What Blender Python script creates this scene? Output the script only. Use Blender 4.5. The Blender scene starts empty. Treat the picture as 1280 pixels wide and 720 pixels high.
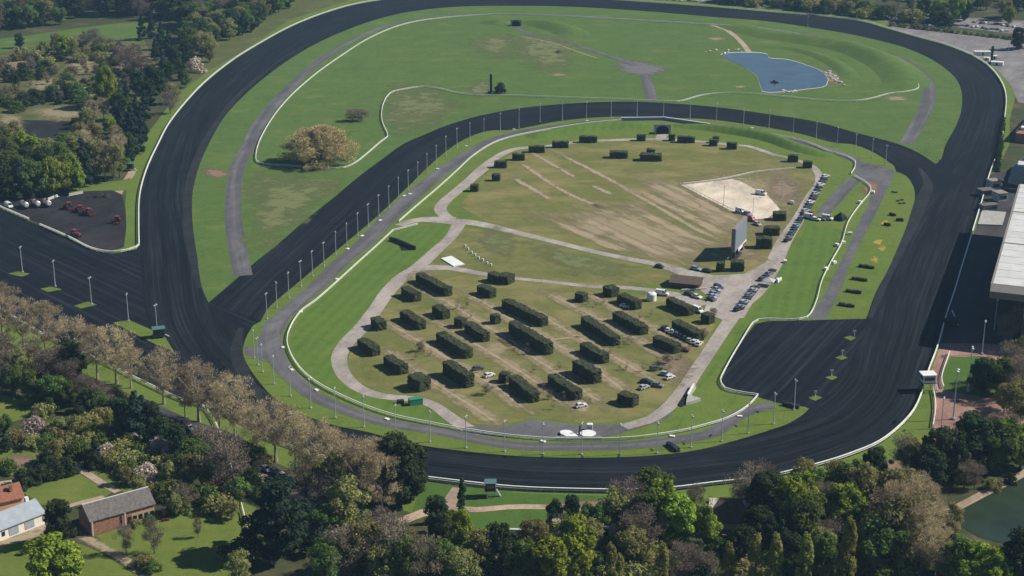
import bpy, bmesh, math, random
import numpy as np
from mathutils import Vector, Matrix, Quaternion
from mathutils.geometry import tessellate_polygon
random.seed(7); NR = np.random.default_rng(7)
SC = bpy.context.scene; COL = SC.collection

# ------------------------------------------------------------------ camera, sky, sun, exposure
F = 2000.0; YH = -330.0; CH = 212.0
PITCH = math.atan((360 - YH) / F)
cam = bpy.data.cameras.new('camera'); cam.sensor_width = 36; cam.lens = F * 36 / 1280
cam.clip_start = 1; cam.clip_end = 12000
co = bpy.data.objects.new('camera', cam); COL.objects.link(co)
co.location = (0, 0, CH); co.rotation_euler = (math.pi / 2 - PITCH, 0, 0); SC.camera = co
SUN_EL = math.radians(40); SUN_AZ = math.radians(8)       # azimuth from +X towards +Y
w = bpy.data.worlds.new('World'); SC.world = w; w.use_nodes = True
nt = w.node_tree; sky = nt.nodes.new('ShaderNodeTexSky'); sky.sky_type = 'NISHITA'; sky.sun_disc = False
sky.sun_elevation = SUN_EL; sky.sun_rotation = math.radians(90) - SUN_AZ
sky.air_density = .85; sky.dust_density = 0.0; sky.ozone_density = 3.2
bg = nt.nodes['Background']; bg.inputs[1].default_value = 0.058
nt.links.new(sky.outputs[0], bg.inputs[0])
sl = bpy.data.lights.new('sun', 'SUN'); sl.energy = 5.0; sl.angle = math.radians(0.5); sl.color = (1, 0.94, 0.84)
so = bpy.data.objects.new('sun', sl); COL.objects.link(so)
sv = Vector((math.cos(SUN_EL) * math.cos(SUN_AZ), math.cos(SUN_EL) * math.sin(SUN_AZ), math.sin(SUN_EL)))
so.rotation_euler = sv.to_track_quat('Z', 'Y').to_euler()
vs = SC.view_settings; vs.view_transform = 'Standard'; vs.look = 'None'; vs.gamma = 1; vs.use_curve_mapping = False
vs.exposure = 0.55
SC.cycles.volume_bounces = 0; SC.cycles.max_bounces = 5; SC.cycles.diffuse_bounces = 3
SC.cycles.transparent_max_bounces = 12; SC.cycles.volume_step_rate = 4
HAZE_D = 0.00006

# ------------------------------------------------------------------ helpers
CP, SP = math.cos(PITCH), math.sin(PITCH)
def G(x, y, z=0.0):
    dx = (x - 640) / F; dy = (360 - y) / F
    d = (dx, CP + dy * SP, -SP + dy * CP); k = (CH - z) / -d[2]
    return Vector((d[0] * k, d[1] * k, z))
def PX(v):
    p = Vector(v) - Vector((0, 0, CH)); zc = p.y * CP - p.z * SP; yc = p.y * SP + p.z * CP
    return (640 + F * p.x / zc, 360 - F * yc / zc)
def R(n, pts):
    ox = 320 * ((n - 1) % 4); oy = 180 * ((n - 1) // 4)
    return [(ox + x / 4, oy + y / 4) for x, y in pts]
def R1(n, x, y): return R(n, [(x, y)])[0]
def smooth(pts, closed=False, step=6):
    P = [Vector((p[0], p[1])) for p in pts]; n = len(P); out = []
    for i in range(n if closed else n - 1):
        p1, p2 = P[i], P[(i + 1) % n]
        p0 = P[i - 1] if (closed or i > 0) else p1; p3 = P[(i + 2) % n] if (closed or i + 2 < n) else p2
        m = max(1, min(14, int((p2 - p1).length / step)))
        t0 = 0; t1 = max(1e-3, (p1 - p0).length ** .5); t2 = t1 + max(1e-3, (p2 - p1).length ** .5); t3 = t2 + max(1e-3, (p3 - p2).length ** .5)
        for k in range(m):
            t = t1 + (t2 - t1) * k / m
            if p0 == p1: A1 = p1
            else: A1 = p0 * ((t1 - t) / (t1 - t0)) + p1 * ((t - t0) / (t1 - t0))
            A2 = p1 * ((t2 - t) / (t2 - t1)) + p2 * ((t - t1) / (t2 - t1))
            if p2 == p3: A3 = p2
            else: A3 = p2 * ((t3 - t) / (t3 - t2)) + p3 * ((t - t2) / (t3 - t2))
            B1 = A1 * ((t2 - t) / (t2 - t0)) + A2 * ((t - t0) / (t2 - t0))
            B2 = A2 * ((t3 - t) / (t3 - t1)) + A3 * ((t - t1) / (t3 - t1))
            c = B1 * ((t2 - t) / (t2 - t1)) + B2 * ((t - t1) / (t2 - t1))
            out.append((c.x, c.y))
    if not closed: out.append((P[-1].x, P[-1].y))
    return out
def ground(pts): return [G(x, y) for x, y in pts]
def resample(P, n):
    P = [Vector(p) for p in P]; L = [0]
    for a, b in zip(P, P[1:]): L.append(L[-1] + (b - a).length)
    out = []; j = 0
    for i in range(n):
        s = L[-1] * i / (n - 1)
        while j < len(P) - 2 and L[j + 1] < s: j += 1
        d = L[j + 1] - L[j]; out.append(P[j].lerp(P[j + 1], 0 if d == 0 else (s - L[j]) / d))
    return out
def length(P): return sum((b - a).length for a, b in zip(P, P[1:]))

def link(name, me, parent=None, loc=None):
    o = bpy.data.objects.new(name, me); COL.objects.link(o)
    if parent is not None: o.parent = parent
    if loc is not None: o.location = loc
    return o
def tag(o, label, cat, group=None, kind=None):
    o['label'] = label; o['category'] = cat
    if group: o['group'] = group
    if kind: o['kind'] = kind
    return o
def thing(name, label, cat, loc=(0, 0, 0), rz=0, group=None):
    o = bpy.data.objects.new(name, None); COL.objects.link(o); o.empty_display_size = .3
    o.location = loc; o.rotation_euler = (0, 0, rz)
    return tag(o, label, cat, group)
def dup(root, loc, rz=0, scale=1, label=None, group=None):
    r = root.copy(); COL.objects.link(r); r.location = loc; r.rotation_euler = (0, 0, rz)
    r.scale = (scale, scale, scale) if not hasattr(scale, '__len__') else scale
    if label: r['label'] = label
    if group: r['group'] = group
    for ch in list(root.children):
        c = ch.copy(); COL.objects.link(c); c.parent = r
        for g in list(ch.children):
            d = g.copy(); COL.objects.link(d); d.parent = c
    return r
class MB:
    """collects solids, then links them as one mesh object"""
    def __init__(s): s.bm = bmesh.new()
    def box(s, c, d, rz=0, rx=0, ry=0, bev=0, taper=None):
        r = bmesh.ops.create_cube(s.bm, size=1)
        vs_ = r['verts']
        M = Matrix.Translation(c) @ Matrix.Rotation(rz, 4, 'Z') @ Matrix.Rotation(ry, 4, 'Y') @ Matrix.Rotation(rx, 4, 'X')
        for v in vs_:
            if taper and v.co.z > 0: v.co.x *= taper[0]; v.co.y *= taper[1]
            v.co = Vector((v.co.x * d[0], v.co.y * d[1], v.co.z * d[2]))
        if bev:
            es = {e for v in vs_ for e in v.link_edges}
            rr = bmesh.ops.bevel(s.bm, geom=list(es), offset=bev, segments=2, affect='EDGES', profile=.6)
            vs_ = list({v for f in rr['faces'] for v in f.verts} | {v for v in vs_ if v.is_valid})
        for v in vs_: v.co = M @ v.co
        return s
    def tube(s, pts, rads, n=6):
        rings = []
        pts = [Vector(p) for p in pts]
        for i, p in enumerate(pts):
            t = (pts[min(i + 1, len(pts) - 1)] - pts[max(i - 1, 0)]).normalized()
            a = t.cross(Vector((1, 0, 0)) if abs(t.x) < .8 else Vector((0, 1, 0))).normalized(); b = t.cross(a)
            r = rads[i] if hasattr(rads, '__len__') else rads
            rings.append([s.bm.verts.new(p + (a * math.cos(2 * math.pi * k / n) + b * math.sin(2 * math.pi * k / n)) * r) for k in range(n)])
        for A, B in zip(rings, rings[1:]):
            for k in range(n): s.bm.faces.new((A[k], B[k], B[(k + 1) % n], A[(k + 1) % n]))
        s.bm.faces.new(rings[0]); s.bm.faces.new(rings[-1][::-1]); return s
    def cyl(s, p, r, h, n=12, r2=None): return s.tube([p, (p[0], p[1], p[2] + h)], [r, r if r2 is None else r2], n)
    def prism(s, prof, y0, y1):
        """profile in x,z extruded along y"""
        A = [s.bm.verts.new((x, y0, z)) for x, z in prof]; B = [s.bm.verts.new((x, y1, z)) for x, z in prof]; n = len(prof)
        s.bm.faces.new(A); s.bm.faces.new(B[::-1])
        for k in range(n): s.bm.faces.new((A[k], B[k], B[(k + 1) % n], A[(k + 1) % n]))
        return s
    def poly(s, pts): s.bm.faces.new([s.bm.verts.new(p) for p in pts]); return s
    def slab(s, pts, z0, z1):
        A = [s.bm.verts.new((p[0], p[1], z0)) for p in pts]; B = [s.bm.verts.new((p[0], p[1], z1)) for p in pts]; n = len(pts)
        s.bm.faces.new(A[::-1]); s.bm.faces.new(B)
        for k in range(n): s.bm.faces.new((A[k], A[(k + 1) % n], B[(k + 1) % n], B[k]))
        return s
    def mesh(s, name, m):
        bmesh.ops.recalc_face_normals(s.bm, faces=s.bm.faces)
        me = bpy.data.meshes.new(name); s.bm.to_mesh(me); s.bm.free()
        if m: me.materials.append(m)
        return me
    def build(s, name, m, parent=None, loc=None): return link(name, s.mesh(name, m), parent, loc)

# ------------------------------------------------------------------ materials
class NT:
    def __init__(s, name):
        s.m = bpy.data.materials.new(name); s.m.use_nodes = True; s.t = s.m.node_tree
        s.b = s.t.nodes['Principled BSDF']; s.b.inputs['Specular IOR Level'].default_value = .2
        s.b.inputs['Roughness'].default_value = .9
    def n(s, ty, **k):
        x = s.t.nodes.new(ty)
        for a, v in k.items(): setattr(x, a, v)
        return x
    def l(s, a, b): s.t.links.new(a, b)
    def coord(s, kind='Object'):
        return s.n('ShaderNodeTexCoord').outputs[kind] if kind != 'pos' else s.n('ShaderNodeNewGeometry').outputs['Position']
    def noise(s, co_, scale, det=4, rough=.6, sc=None, rot=0):
        mp = s.n('ShaderNodeMapping')
        if sc: mp.inputs['Scale'].default_value = sc
        if rot:
            m2 = s.n('ShaderNodeMapping'); m2.inputs['Rotation'].default_value = (0, 0, rot); s.l(co_, m2.inputs[0]); co_ = m2.outputs[0]
        s.l(co_, mp.inputs[0]); x = s.n('ShaderNodeTexNoise'); x.inputs['Scale'].default_value = scale
        x.inputs['Detail'].default_value = det; x.inputs['Roughness'].default_value = rough; s.l(mp.outputs[0], x.inputs['Vector']); return x.outputs['Fac']
    def ramp(s, f, stops):
        r = s.n('ShaderNodeValToRGB'); e = r.color_ramp.elements
        while len(e) < len(stops): e.new(.5)
        for q, (p, c) in zip(e, stops): q.position = p; q.color = (*c, 1) if len(c) == 3 else c
        s.l(f, r.inputs[0]); return r.outputs[0]
    def mix(s, f, a, b, mode='MIX'):
        x = s.n('ShaderNodeMix', data_type='RGBA', blend_type=mode)
        for i, v in ((0, f), (6, a), (7, b)):
            if hasattr(v, 'is_linked') or hasattr(v, 'links'): s.l(v, x.inputs[i])
            elif i == 0: x.inputs[0].default_value = v
            else: x.inputs[i].default_value = (*v, 1)
        return x.outputs[2]
    def math(s, op, a, b=0.0, c=None):
        x = s.n('ShaderNodeMath', operation=op)
        for i, v in enumerate((a, b) if c is None else (a, b, c)):
            if hasattr(v, 'links'): s.l(v, x.inputs[i])
            else: x.inputs[i].default_value = v
        return x.outputs[0]
    def col(s, c):
        if hasattr(c, 'links'): s.l(c, s.b.inputs['Base Color'])
        else: s.b.inputs['Base Color'].default_value = (*c, 1)
        return s
    def bump(s, h, strength=.4, dist=.3):
        x = s.n('ShaderNodeBump'); x.inputs['Strength'].default_value = strength; x.inputs['Distance'].default_value = dist
        s.l(h, x.inputs['Height']); s.l(x.outputs[0], s.b.inputs['Normal']); return s
def flat(name, c, rough=.6, metal=0, var=.15, scale=3, spec=.3):
    t = NT(name); t.b.inputs['Roughness'].default_value = rough; t.b.inputs['Metallic'].default_value = metal
    t.b.inputs['Specular IOR Level'].default_value = spec
    f = t.noise(t.coord(), scale, 3)
    t.col(t.ramp(f, [(.3, tuple(x * (1 - var) for x in c)), (.7, tuple(min(1, x * (1 + var)) for x in c))])); return t.m
def grass_mat(name, lo, hi, dry=None, dryamt=.5, stripe=None, big=.012):
    t = NT(name); p = t.coord('pos')
    a = t.noise(p, big, 5, .65); b = t.noise(p, .25, 4, .7); c = t.noise(p, 1.6, 2, .6)
    base = t.mix(t.ramp(a, [(.35, (0,) * 3), (.65, (1,) * 3)]), lo, hi)
    base = t.mix(t.ramp(b, [(.35, (0,) * 3), (.68, (.9,) * 3)]), base, tuple(x * .68 for x in lo))
    e = t.noise(p, .07, 6, .78); base = t.mix(t.ramp(e, [(.38, (0,) * 3), (.62, (.8,) * 3)]), base, (lo[0] * 1.32, lo[1] * 1.2, lo[2] * 1.25)); base = t.mix(t.ramp(e, [(.28, (.7,) * 3), (.45, (0,) * 3)]), base, tuple(x * .72 for x in lo))
    if dry:
        d = t.noise(p, .035, 6, .72, sc=(1, 1.6, 1)); base = t.mix(t.ramp(d, [(dryamt, (0,) * 3), (dryamt + .16, (.85,) * 3)]), base, dry)
    base = t.mix(t.ramp(c, [(.3, (0,) * 3), (.7, (.5,) * 3)]), base, tuple(x * 1.35 for x in hi))
    if stripe:
        ang, freq, amt = stripe
        mp = t.n('ShaderNodeMapping'); mp.inputs['Rotation'].default_value = (0, 0, ang); t.l(p, mp.inputs[0])
        wv = t.n('ShaderNodeTexWave'); wv.inputs['Scale'].default_value = freq; wv.inputs['Distortion'].default_value = 1.2
        wv.inputs['Detail'].default_value = 1; wv.inputs['Detail Scale'].default_value = .3; t.l(mp.outputs[0], wv.inputs['Vector'])
        base = t.mix(t.math('MULTIPLY', wv.outputs['Fac'], amt), base, tuple(x * 1.5 for x in hi))
    t.b.inputs['Specular IOR Level'].default_value = .08; t.b.inputs['Roughness'].default_value = 1; t.col(base); t.bump(b, .5, .25); return t.m
def track_mat(name, c0, c1, streak=True, hint=(.034, .038, .043), lines=None):
    t = NT(name); t.b.inputs['Roughness'].default_value = 1; t.b.inputs['Specular IOR Level'].default_value = .06
    p = t.coord('pos'); a = t.noise(p, .02, 5, .6); b = t.noise(p, .8, 3, .7)
    base = t.mix(t.ramp(a, [(.3, (0,) * 3), (.7, (1,) * 3)]), c0, c1)
    base = t.mix(t.ramp(b, [(.35, (0,) * 3), (.75, (.5,) * 3)]), base, tuple(x * 1.7 for x in c1))
    e = t.noise(p, .09, 6, .75, sc=(1, .45, 1), rot=.5); base = t.mix(t.ramp(e, [(.46, (0,) * 3), (.66, (.55,) * 3)]), base, tuple(x * 1.9 for x in c1)); base = t.mix(t.ramp(e, [(.3, (.5,) * 3), (.45, (0,) * 3)]), base, tuple(x * .6 for x in c0))
    if streak:
        uv = t.coord('UV')
        s1 = t.noise(uv, 1, 4, .7, sc=(.012, .9, 1)); s2 = t.noise(uv, 1, 2, .5, sc=(.006, .25, 1)); s3 = t.noise(uv, 1, 2, .6, sc=(.02, 2.6, 1))
        base = t.mix(t.ramp(s1, [(.5, (0,) * 3), (.68, (.75,) * 3)]), base, hint)
        base = t.mix(t.ramp(s3, [(.52, (0,) * 3), (.7, (.6,) * 3)]), base, hint)
        base = t.mix(t.ramp(s2, [(.42, (.45,) * 3), (.58, (0,) * 3)]), base, tuple(x * .55 for x in c0))
    if lines is not None:
        l1 = t.noise(p, 1, 3, .6, sc=(.012, .55, 1), rot=-lines); base = t.mix(t.ramp(l1, [(.5, (0,) * 3), (.7, (.55,) * 3)]), base, hint); base = t.mix(t.ramp(l1, [(.3, (.5,) * 3), (.46, (0,) * 3)]), base, tuple(x * .6 for x in c0))
    t.col(base); t.bump(b, .35, .15); return t.m
def fade_mat(name, lo, hi, thr=.45, soft=.35, scale=.35, sc=None, rot=0):
    """a worn or bare patch whose ragged edge lets the turf under it show"""
    t = NT(name); p = t.coord('pos')
    f = t.noise(p, scale, 5, .7, sc=sc, rot=rot); g = t.noise(p, .06, 4, .6)
    t.col(t.mix(f, lo, hi))
    at = t.n('ShaderNodeAttribute', attribute_name='fade')
    k = t.math('ADD', at.outputs['Fac'], t.math('MULTIPLY_ADD', f, 2.2, -1.1)); k = t.math('ADD', k, t.math('MULTIPLY_ADD', g, 1.6, -.8))
    mr = t.n('ShaderNodeMapRange'); mr.inputs['From Min'].default_value = thr - soft / 2; mr.inputs['From Max'].default_value = thr + soft / 2
    t.l(k, mr.inputs['Value']); t.l(mr.outputs[0], t.b.inputs['Alpha']); return t.m
def leaf_mat(name, lo, hi, trans=.25, hue=.06):
    t = NT(name); t.t.nodes.remove(t.b)
    at = t.n('ShaderNodeAttribute', attribute_name='tone'); oi = t.n('ShaderNodeObjectInfo')
    c = t.mix(at.outputs['Fac'], lo, hi)
    hs = t.n('ShaderNodeHueSaturation'); t.l(c, hs.inputs['Color'])
    t.l(t.math('MULTIPLY_ADD', oi.outputs['Random'], hue, .5 - hue / 2), hs.inputs['Hue'])
    t.l(t.math('MULTIPLY_ADD', oi.outputs['Random'], .5, .75), hs.inputs['Value'])
    d = t.n('ShaderNodeBsdfDiffuse'); tr = t.n('ShaderNodeBsdfTranslucent'); mx = t.n('ShaderNodeMixShader'); mx.inputs[0].default_value = trans
    t.l(hs.outputs[0], d.inputs[0]); t.l(hs.outputs[0], tr.inputs[0]); t.l(d.outputs[0], mx.inputs[1]); t.l(tr.outputs[0], mx.inputs[2])
    t.l(mx.outputs[0], t.t.nodes['Material Output'].inputs[0]); return t.m
def paint_by_object(name, rough=.3):
    t = NT(name); oi = t.n('ShaderNodeObjectInfo'); t.b.inputs['Roughness'].default_value = rough; t.b.inputs['Specular IOR Level'].default_value = .5
    f = t.noise(t.coord(), 2.5, 3); t.col(t.mix(t.ramp(f, [(.4, (0,) * 3), (.7, (.25,) * 3)]), oi.outputs['Color'], (.12, .11, .1))); return t.m

_a = G(490, 291) - G(415, 360); BANK_A = math.pi / 2 - math.atan2(_a.y, _a.x)
GR = dict(
    far=grass_mat('grass_far_field', (0.051, 0.093, 0.022), (0.078, 0.124, 0.028), (0.123, 0.135, 0.045), .53),
    verge=grass_mat('grass_verge', (0.070, 0.111, 0.021), (0.105, 0.144, 0.027), (0.145, 0.153, 0.046), .60),
    bank=grass_mat('grass_bank', (0.056, 0.102, 0.018), (0.081, 0.131, 0.024), (0.112, 0.136, 0.031), .58, (BANK_A, .065, .2)),
    camp=grass_mat('grass_camp', (0.088, 0.103, 0.030), (0.125, 0.127, 0.040), (0.211, 0.170, 0.077), .465, None, .03),
    rough=grass_mat('grass_rough', (0.044, 0.061, 0.017), (0.082, 0.095, 0.030), (0.126, 0.113, 0.055), .50, None, .03),
    garden=grass_mat('grass_garden', (0.078, 0.111, 0.021), (0.108, 0.136, 0.030), (0.153, 0.153, 0.048), .56),
    lush=grass_mat('grass_lush', (0.040, 0.081, 0.015), (0.063, 0.115, 0.022), None))
_a = G(250, 420) - G(60, 330); DIR_A = math.atan2(_a.y, _a.x); _a = G(1050, 420) - G(985, 490); DIR_B = math.atan2(_a.y, _a.x); _a = G(790, 316) - G(690, 275); DIR_C = math.atan2(_a.y, _a.x)
M = dict(
    floor=grass_mat('woodland_floor', (.026, .042, .014), (.055, .055, .026), (.11, .085, .055), .50, None, .03),
    track=track_mat('cinder_track', (.0042, .0060, .0094), (.0066, .0086, .0124)),
    chute=track_mat('cinder_chute', (.0042, .0060, .0094), (.0066, .0086, .0124), False, lines=DIR_A), pad=track_mat('cinder_paddock', (.0042, .0060, .0094), (.0066, .0086, .0124), False, lines=DIR_B),
    yard=track_mat('cinder_yard', (.008, .010, .014), (.024, .022, .023), False),
    plain=track_mat('cinder_plain', (.0042, .0060, .0094), (.0066, .0086, .0124), False), edge=track_mat('track_edge', (.013, .015, .018), (.020, .021, .024), False),
    lane=track_mat('lane_asphalt', (.075, .076, .082), (.10, .098, .102), True, (.125, .12, .12)),
    apron=track_mat('apron_asphalt', (.026, .028, .031), (.044, .042, .044), False),
    park=track_mat('car_park_asphalt', (.115, .11, .11), (.15, .142, .14), False),
    gravel=track_mat('gravel', (.190, .170, .155), (.24, .212, .192), False),
    path=track_mat('path_dirt', (.22, .165, .12), (.28, .215, .16), False),
    brick_pave=track_mat('brick_paving', (.17, .10, .08), (.21, .13, .105), False),
    sand=track_mat('sand', (.34, .30, .235), (.42, .365, .29), False),
    white=flat('white_paint', (.62, .63, .60), .5, 0, .12, .6), rail=flat('rail_white', (.60, .62, .55), .5, 0, .1, .2),
    concrete=flat('concrete', (.30, .29, .27), .85, 0, .2, .8), pale=flat('pale_concrete', (.42, .40, .36), .8),
    metal=flat('grey_metal', (.42, .45, .47), .45, .3), dark=flat('dark_metal', (.02, .024, .03), .5),
    black=flat('black_brush', (.008, .011, .010), .9), glass=flat('glass', (.015, .02, .025), .12, 0, .1, 1, .6),
    tyre=flat('tyre', (.015, .015, .016), .9), red=flat('red_paint', (.20, .030, .032), .5), brickred=flat('brick_wall', (.23, .115, .075), .9, 0, .35, 1.5),
    wood=flat('brown_wood', (.10, .055, .035), .85), slate=flat('roof_slate', (.105, .095, .088), .8, 0, .35, 1.2),
    bluegrey=flat('blue_grey_roof', (.25, .28, .31), .6, 0, .12, .5), plaster=flat('white_plaster', (.62, .58, .50), .85), orange=flat('orange_plaster', (.50, .28, .15), .85),
    tile=flat('roof_tile', (.22, .09, .055), .85, 0, .3, 2), roofw=flat('stand_roof', (.46, .46, .44), .6, 0, .12, .15),
    fascia=flat('stand_fascia', (.20, .18, .16), .7), teal=flat('teal_sheet', (.07, .13, .13), .5), green=flat('green_canvas', (.035, .17, .11), .7),
    thatch=flat('brown_roof', (.10, .07, .055), .95, 0, .3, 1.5), screen=flat('screen_face', (.15, .175, .21), .5), void=flat('tunnel_dark', (.004, .005, .006), 1),  # void: the shade inside tunnels and openings, put into a near-black colour
    bark=flat('bark', (.07, .055, .04), .95, 0, .3, 2), palebark=flat('pale_bark', (.24, .21, .16), .9, 0, .35, 1), silver=flat('silver_tank', (.55, .56, .57), .35, .4),
    paint=paint_by_object('car_paint'), bridge=flat('bridge_parapet', (.22, .25, .28), .6), yellow=flat('yellow_flowers', (.42, .30, .03), .8, 0, .3, 2))
def water_mat(name, c, rough):
    t = NT(name); t.col(t.mix(t.ramp(t.noise(t.coord('pos'), .07, 5, .7), [(.4, (0,) * 3), (.65, (1,) * 3)]), c, tuple(x * 1.6 for x in c))); t.b.inputs['Roughness'].default_value = rough; t.b.inputs['Specular IOR Level'].default_value = .36
    t.bump(t.noise(t.coord('pos'), .6, 3), .12, .1); return t.m
M['pond'] = water_mat('pond_water', (.030, .048, .060), .16); M['river'] = water_mat('river_water', (.016, .026, .015), .3)
D = dict(
    dry=fade_mat('dry_turf', (.17, .15, .075), (.25, .205, .115), .5, .9), track=fade_mat('worn_dirt', (.23, .185, .115), (.31, .25, .165), .5, .8),
    faint=fade_mat('thin_turf', (.105, .125, .042), (.135, .145, .058), .62, 1.0, .12), soil=fade_mat('bare_soil', (.16, .12, .078), (.22, .165, .115), .55, .8),
    stripe=fade_mat('strip_turf', (.23, .185, .11), (.31, .25, .155), .50, .9, .5, (.16, 1, 1), -DIR_C),
    reddish=fade_mat('red_soil', (.17, .11, .075), (.22, .145, .10), .62, .9), lush=fade_mat('lush_turf', (.04, .085, .02), (.05, .10, .024), .55, .6, .1))

# ------------------------------------------------------------------ the setting: ground sheets
LZ = 0.02; ZN = [0]
def lay(layer):
    ZN[0] += 1; return layer * LZ + (ZN[0] % 5) * .004
def sheet(name, px, mat, layer, sm=False, label=None):
    P = ground(smooth(px, True) if sm else px); z = lay(layer)
    me = bpy.data.meshes.new(name); tri = tessellate_polygon([P])
    me.from_pydata([(p.x, p.y, z) for p in P], [], [t for t in tri]); me.materials.append(mat)
    bm = bmesh.new(); bm.from_mesh(me); bmesh.ops.recalc_face_normals(bm, faces=bm.faces)
    for f in bm.faces:
        if f.normal.z < 0: f.normal_flip()
    bm.to_mesh(me); bm.free()
    o = link(name, me); o['kind'] = 'structure'; return o
def strip_mesh(name, A, B, mat, z, nv=1, fade=None, closed=False):
    """a band lofted between two ground lines, with u along it and v across it in metres"""
    n = len(A); V = []; Fc = []; U = []; s = 0; S = []
    for i in range(n):
        if i: s += ((A[i] - A[i - 1]).length + (B[i] - B[i - 1]).length) / 2
        S.append(s)
        for j in range(nv + 1):
            q = A[i].lerp(B[i], j / nv); V.append((q.x, q.y, z)); U.append((s, (A[i] - B[i]).length * j / nv))
    for i in range(n if closed else n - 1):
        for j in range(nv):
            a = i * (nv + 1) + j; b = ((i + 1) % n) * (nv + 1) + j; Fc.append((a, b, b + 1, a + 1))
    me = bpy.data.meshes.new(name); me.from_pydata(V, [], Fc); uv = me.uv_layers.new(name='UVMap')
    for lp in me.loops: uv.data[lp.index].uv = U[lp.vertex_index]
    if fade is not None:
        at = me.attributes.new('fade', 'FLOAT', 'POINT')
        for i in range(n):
            e = min(1, min(i, n - 1 - i) / max(1, n * .12))
            for j in range(nv + 1): at.data[i * (nv + 1) + j].value = fade[j] * e
    me.materials.append(mat); me.update()
    if me.polygons[len(me.polygons) // 2].normal.z < 0: me.flip_normals()
    return me
def ribbon(name, px, width, mat, layer, sm=True):
    P = ground(smooth(px) if sm else px); n = max(4, int(length(P) / 4)); P = resample(P, n); A = []; B = []
    for i, p in enumerate(P):
        t = (P[min(i + 1, n - 1)] - P[max(i - 1, 0)]).normalized(); nn = Vector((-t.y, t.x, 0))
        wd = width if not hasattr(width, '__len__') else float(np.interp(i / (n - 1), np.linspace(0, 1, len(width)), width))
        A.append(p + nn * wd / 2); B.append(p - nn * wd / 2)
    o = link(name, strip_mesh(name, A, B, mat, lay(layer), 1)); o['kind'] = 'structure'; return o
def worn_band(px, width, mat, layer, name='worn_strip'):
    P = ground(smooth(px)); n = max(9, int(length(P) / 3)); P = resample(P, n); A = []; B = []
    for i, p in enumerate(P):
        t = (P[min(i + 1, n - 1)] - P[max(i - 1, 0)]).normalized(); nn = Vector((-t.y, t.x, 0))
        A.append(p + nn * width / 2); B.append(p - nn * width / 2)
    o = link(name, strip_mesh(name, A, B, mat, lay(layer), 4, (0, .8, 1, .8, 0))); o['kind'] = 'structure'; return o
def worn_blob(px, mat, layer, name='worn_patch'):
    P = ground(smooth(px, True)); c = sum(P, Vector()) / len(P); V = []; Fc = []; fd = []; n = len(P); zz = lay(layer)
    for k, f in ((1.3, 0), (.85, .5), (.4, 1)):
        for p in P: q = c + (p - c) * k; V.append((q.x, q.y, zz)); fd.append(f)
    V.append((c.x, c.y, zz)); fd.append(1)
    for r in range(2):
        for i in range(n): Fc.append((r * n + i, r * n + (i + 1) % n, (r + 1) * n + (i + 1) % n, (r + 1) * n + i))
    for i in range(n): Fc.append((2 * n + i, 2 * n + (i + 1) % n, 3 * n))
    me = bpy.data.meshes.new(name); me.from_pydata(V, [], Fc); at = me.attributes.new('fade', 'FLOAT', 'POINT'); at.data.foreach_set('value', fd)
    me.materials.append(mat); me.update()
    if me.polygons[0].normal.z < 0: me.flip_normals()
    o = link(name, me); o['kind'] = 'structure'; return o
def berm(name, px, width, height, mat, prof=(0, .35, .85, 1, .8, .3, 0)):
    """a real grass bank raised above the lawn"""
    P = ground(smooth(px)); n = max(12, int(length(P) / 4)); P = resample(P, n); V = []; Fc = []; m = len(prof)
    for i, p in enumerate(P):
        t = (P[min(i + 1, n - 1)] - P[max(i - 1, 0)]).normalized(); nn = Vector((-t.y, t.x, 0)); e = math.sin(math.pi * min(1, max(0, i / (n - 1)))) ** .6
        for j in range(m):
            q = p + nn * width * (.5 - j / (m - 1)); V.append((q.x, q.y, prof[j] * height * e + (-.05 if prof[j] == 0 else .1)))
    for i in range(n - 1):
        for j in range(m - 1): a = i * m + j; Fc.append((a, a + 1, a + m + 1, a + m))
    me = bpy.data.meshes.new(name); me.from_pydata(V, [], Fc); me.materials.append(mat); me.update()
    if me.polygons[0].normal.z < 0: me.flip_normals()
    me.shade_smooth(); o = link(name, me); o['kind'] = 'structure'; return o

gm = MB(); gm.poly([(-4400, -200, 0), (4400, -200, 0), (4400, 7000, 0), (-4400, 7000, 0)]); o = gm.build('ground', M['floor']); o['kind'] = 'structure'

OUT = R(5, [(697, 510), (695, 400), (700, 260), (735, 130), (795, 0)]) + [(212, 155), (250, 110), (290, 77), (320, 58), (370, 31), (432, 9), (480, 0), (540, -6), (620, -8), (700, -4), (765, 0), (880, 8)] + \
    R(4, [(0, 60), (300, 85), (480, 110), (600, 145), (740, 185), (900, 230), (1030, 285), (1110, 340), (1170, 420), (1190, 490), (1180, 620), (1165, 720)]) + \
    R(8, [(1110, 150), (1070, 290), (1030, 420), (1000, 520), (960, 650)]) + R(12, [(940, 0), (890, 150), (845, 310), (800, 430), (770, 530), (730, 620), (650, 710)]) + \
    R(16, [(550, 65), (420, 120), (300, 160), (0, 235)]) + R(15, [(1000, 270), (800, 295), (600, 305), (300, 302), (0, 290)]) + [(570, 605), (530, 600), (450, 580), (390, 562), (320, 530), (260, 497), (215, 455), (185, 400)]
INA = R(9, [(1043, 75)]) + R(5, [(1010, 720), (985, 560), (965, 420), (960, 300), (965, 230), (1000, 100), (1045, 0)]) + [(275, 155), (290, 135)] + \
    R(2, [(0, 425), (150, 310), (300, 220), (480, 140), (650, 85), (800, 55), (1000, 35), (1280, 30)]) + R(3, [(300, 35), (640, 55), (1000, 85)]) + \
    R(4, [(0, 108), (250, 145), (400, 170), (560, 205), (700, 245), (820, 300), (900, 355), (950, 410), (970, 480), (965, 560), (935, 640), (890, 720)]) + R(8, [(850, 95)])
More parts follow.
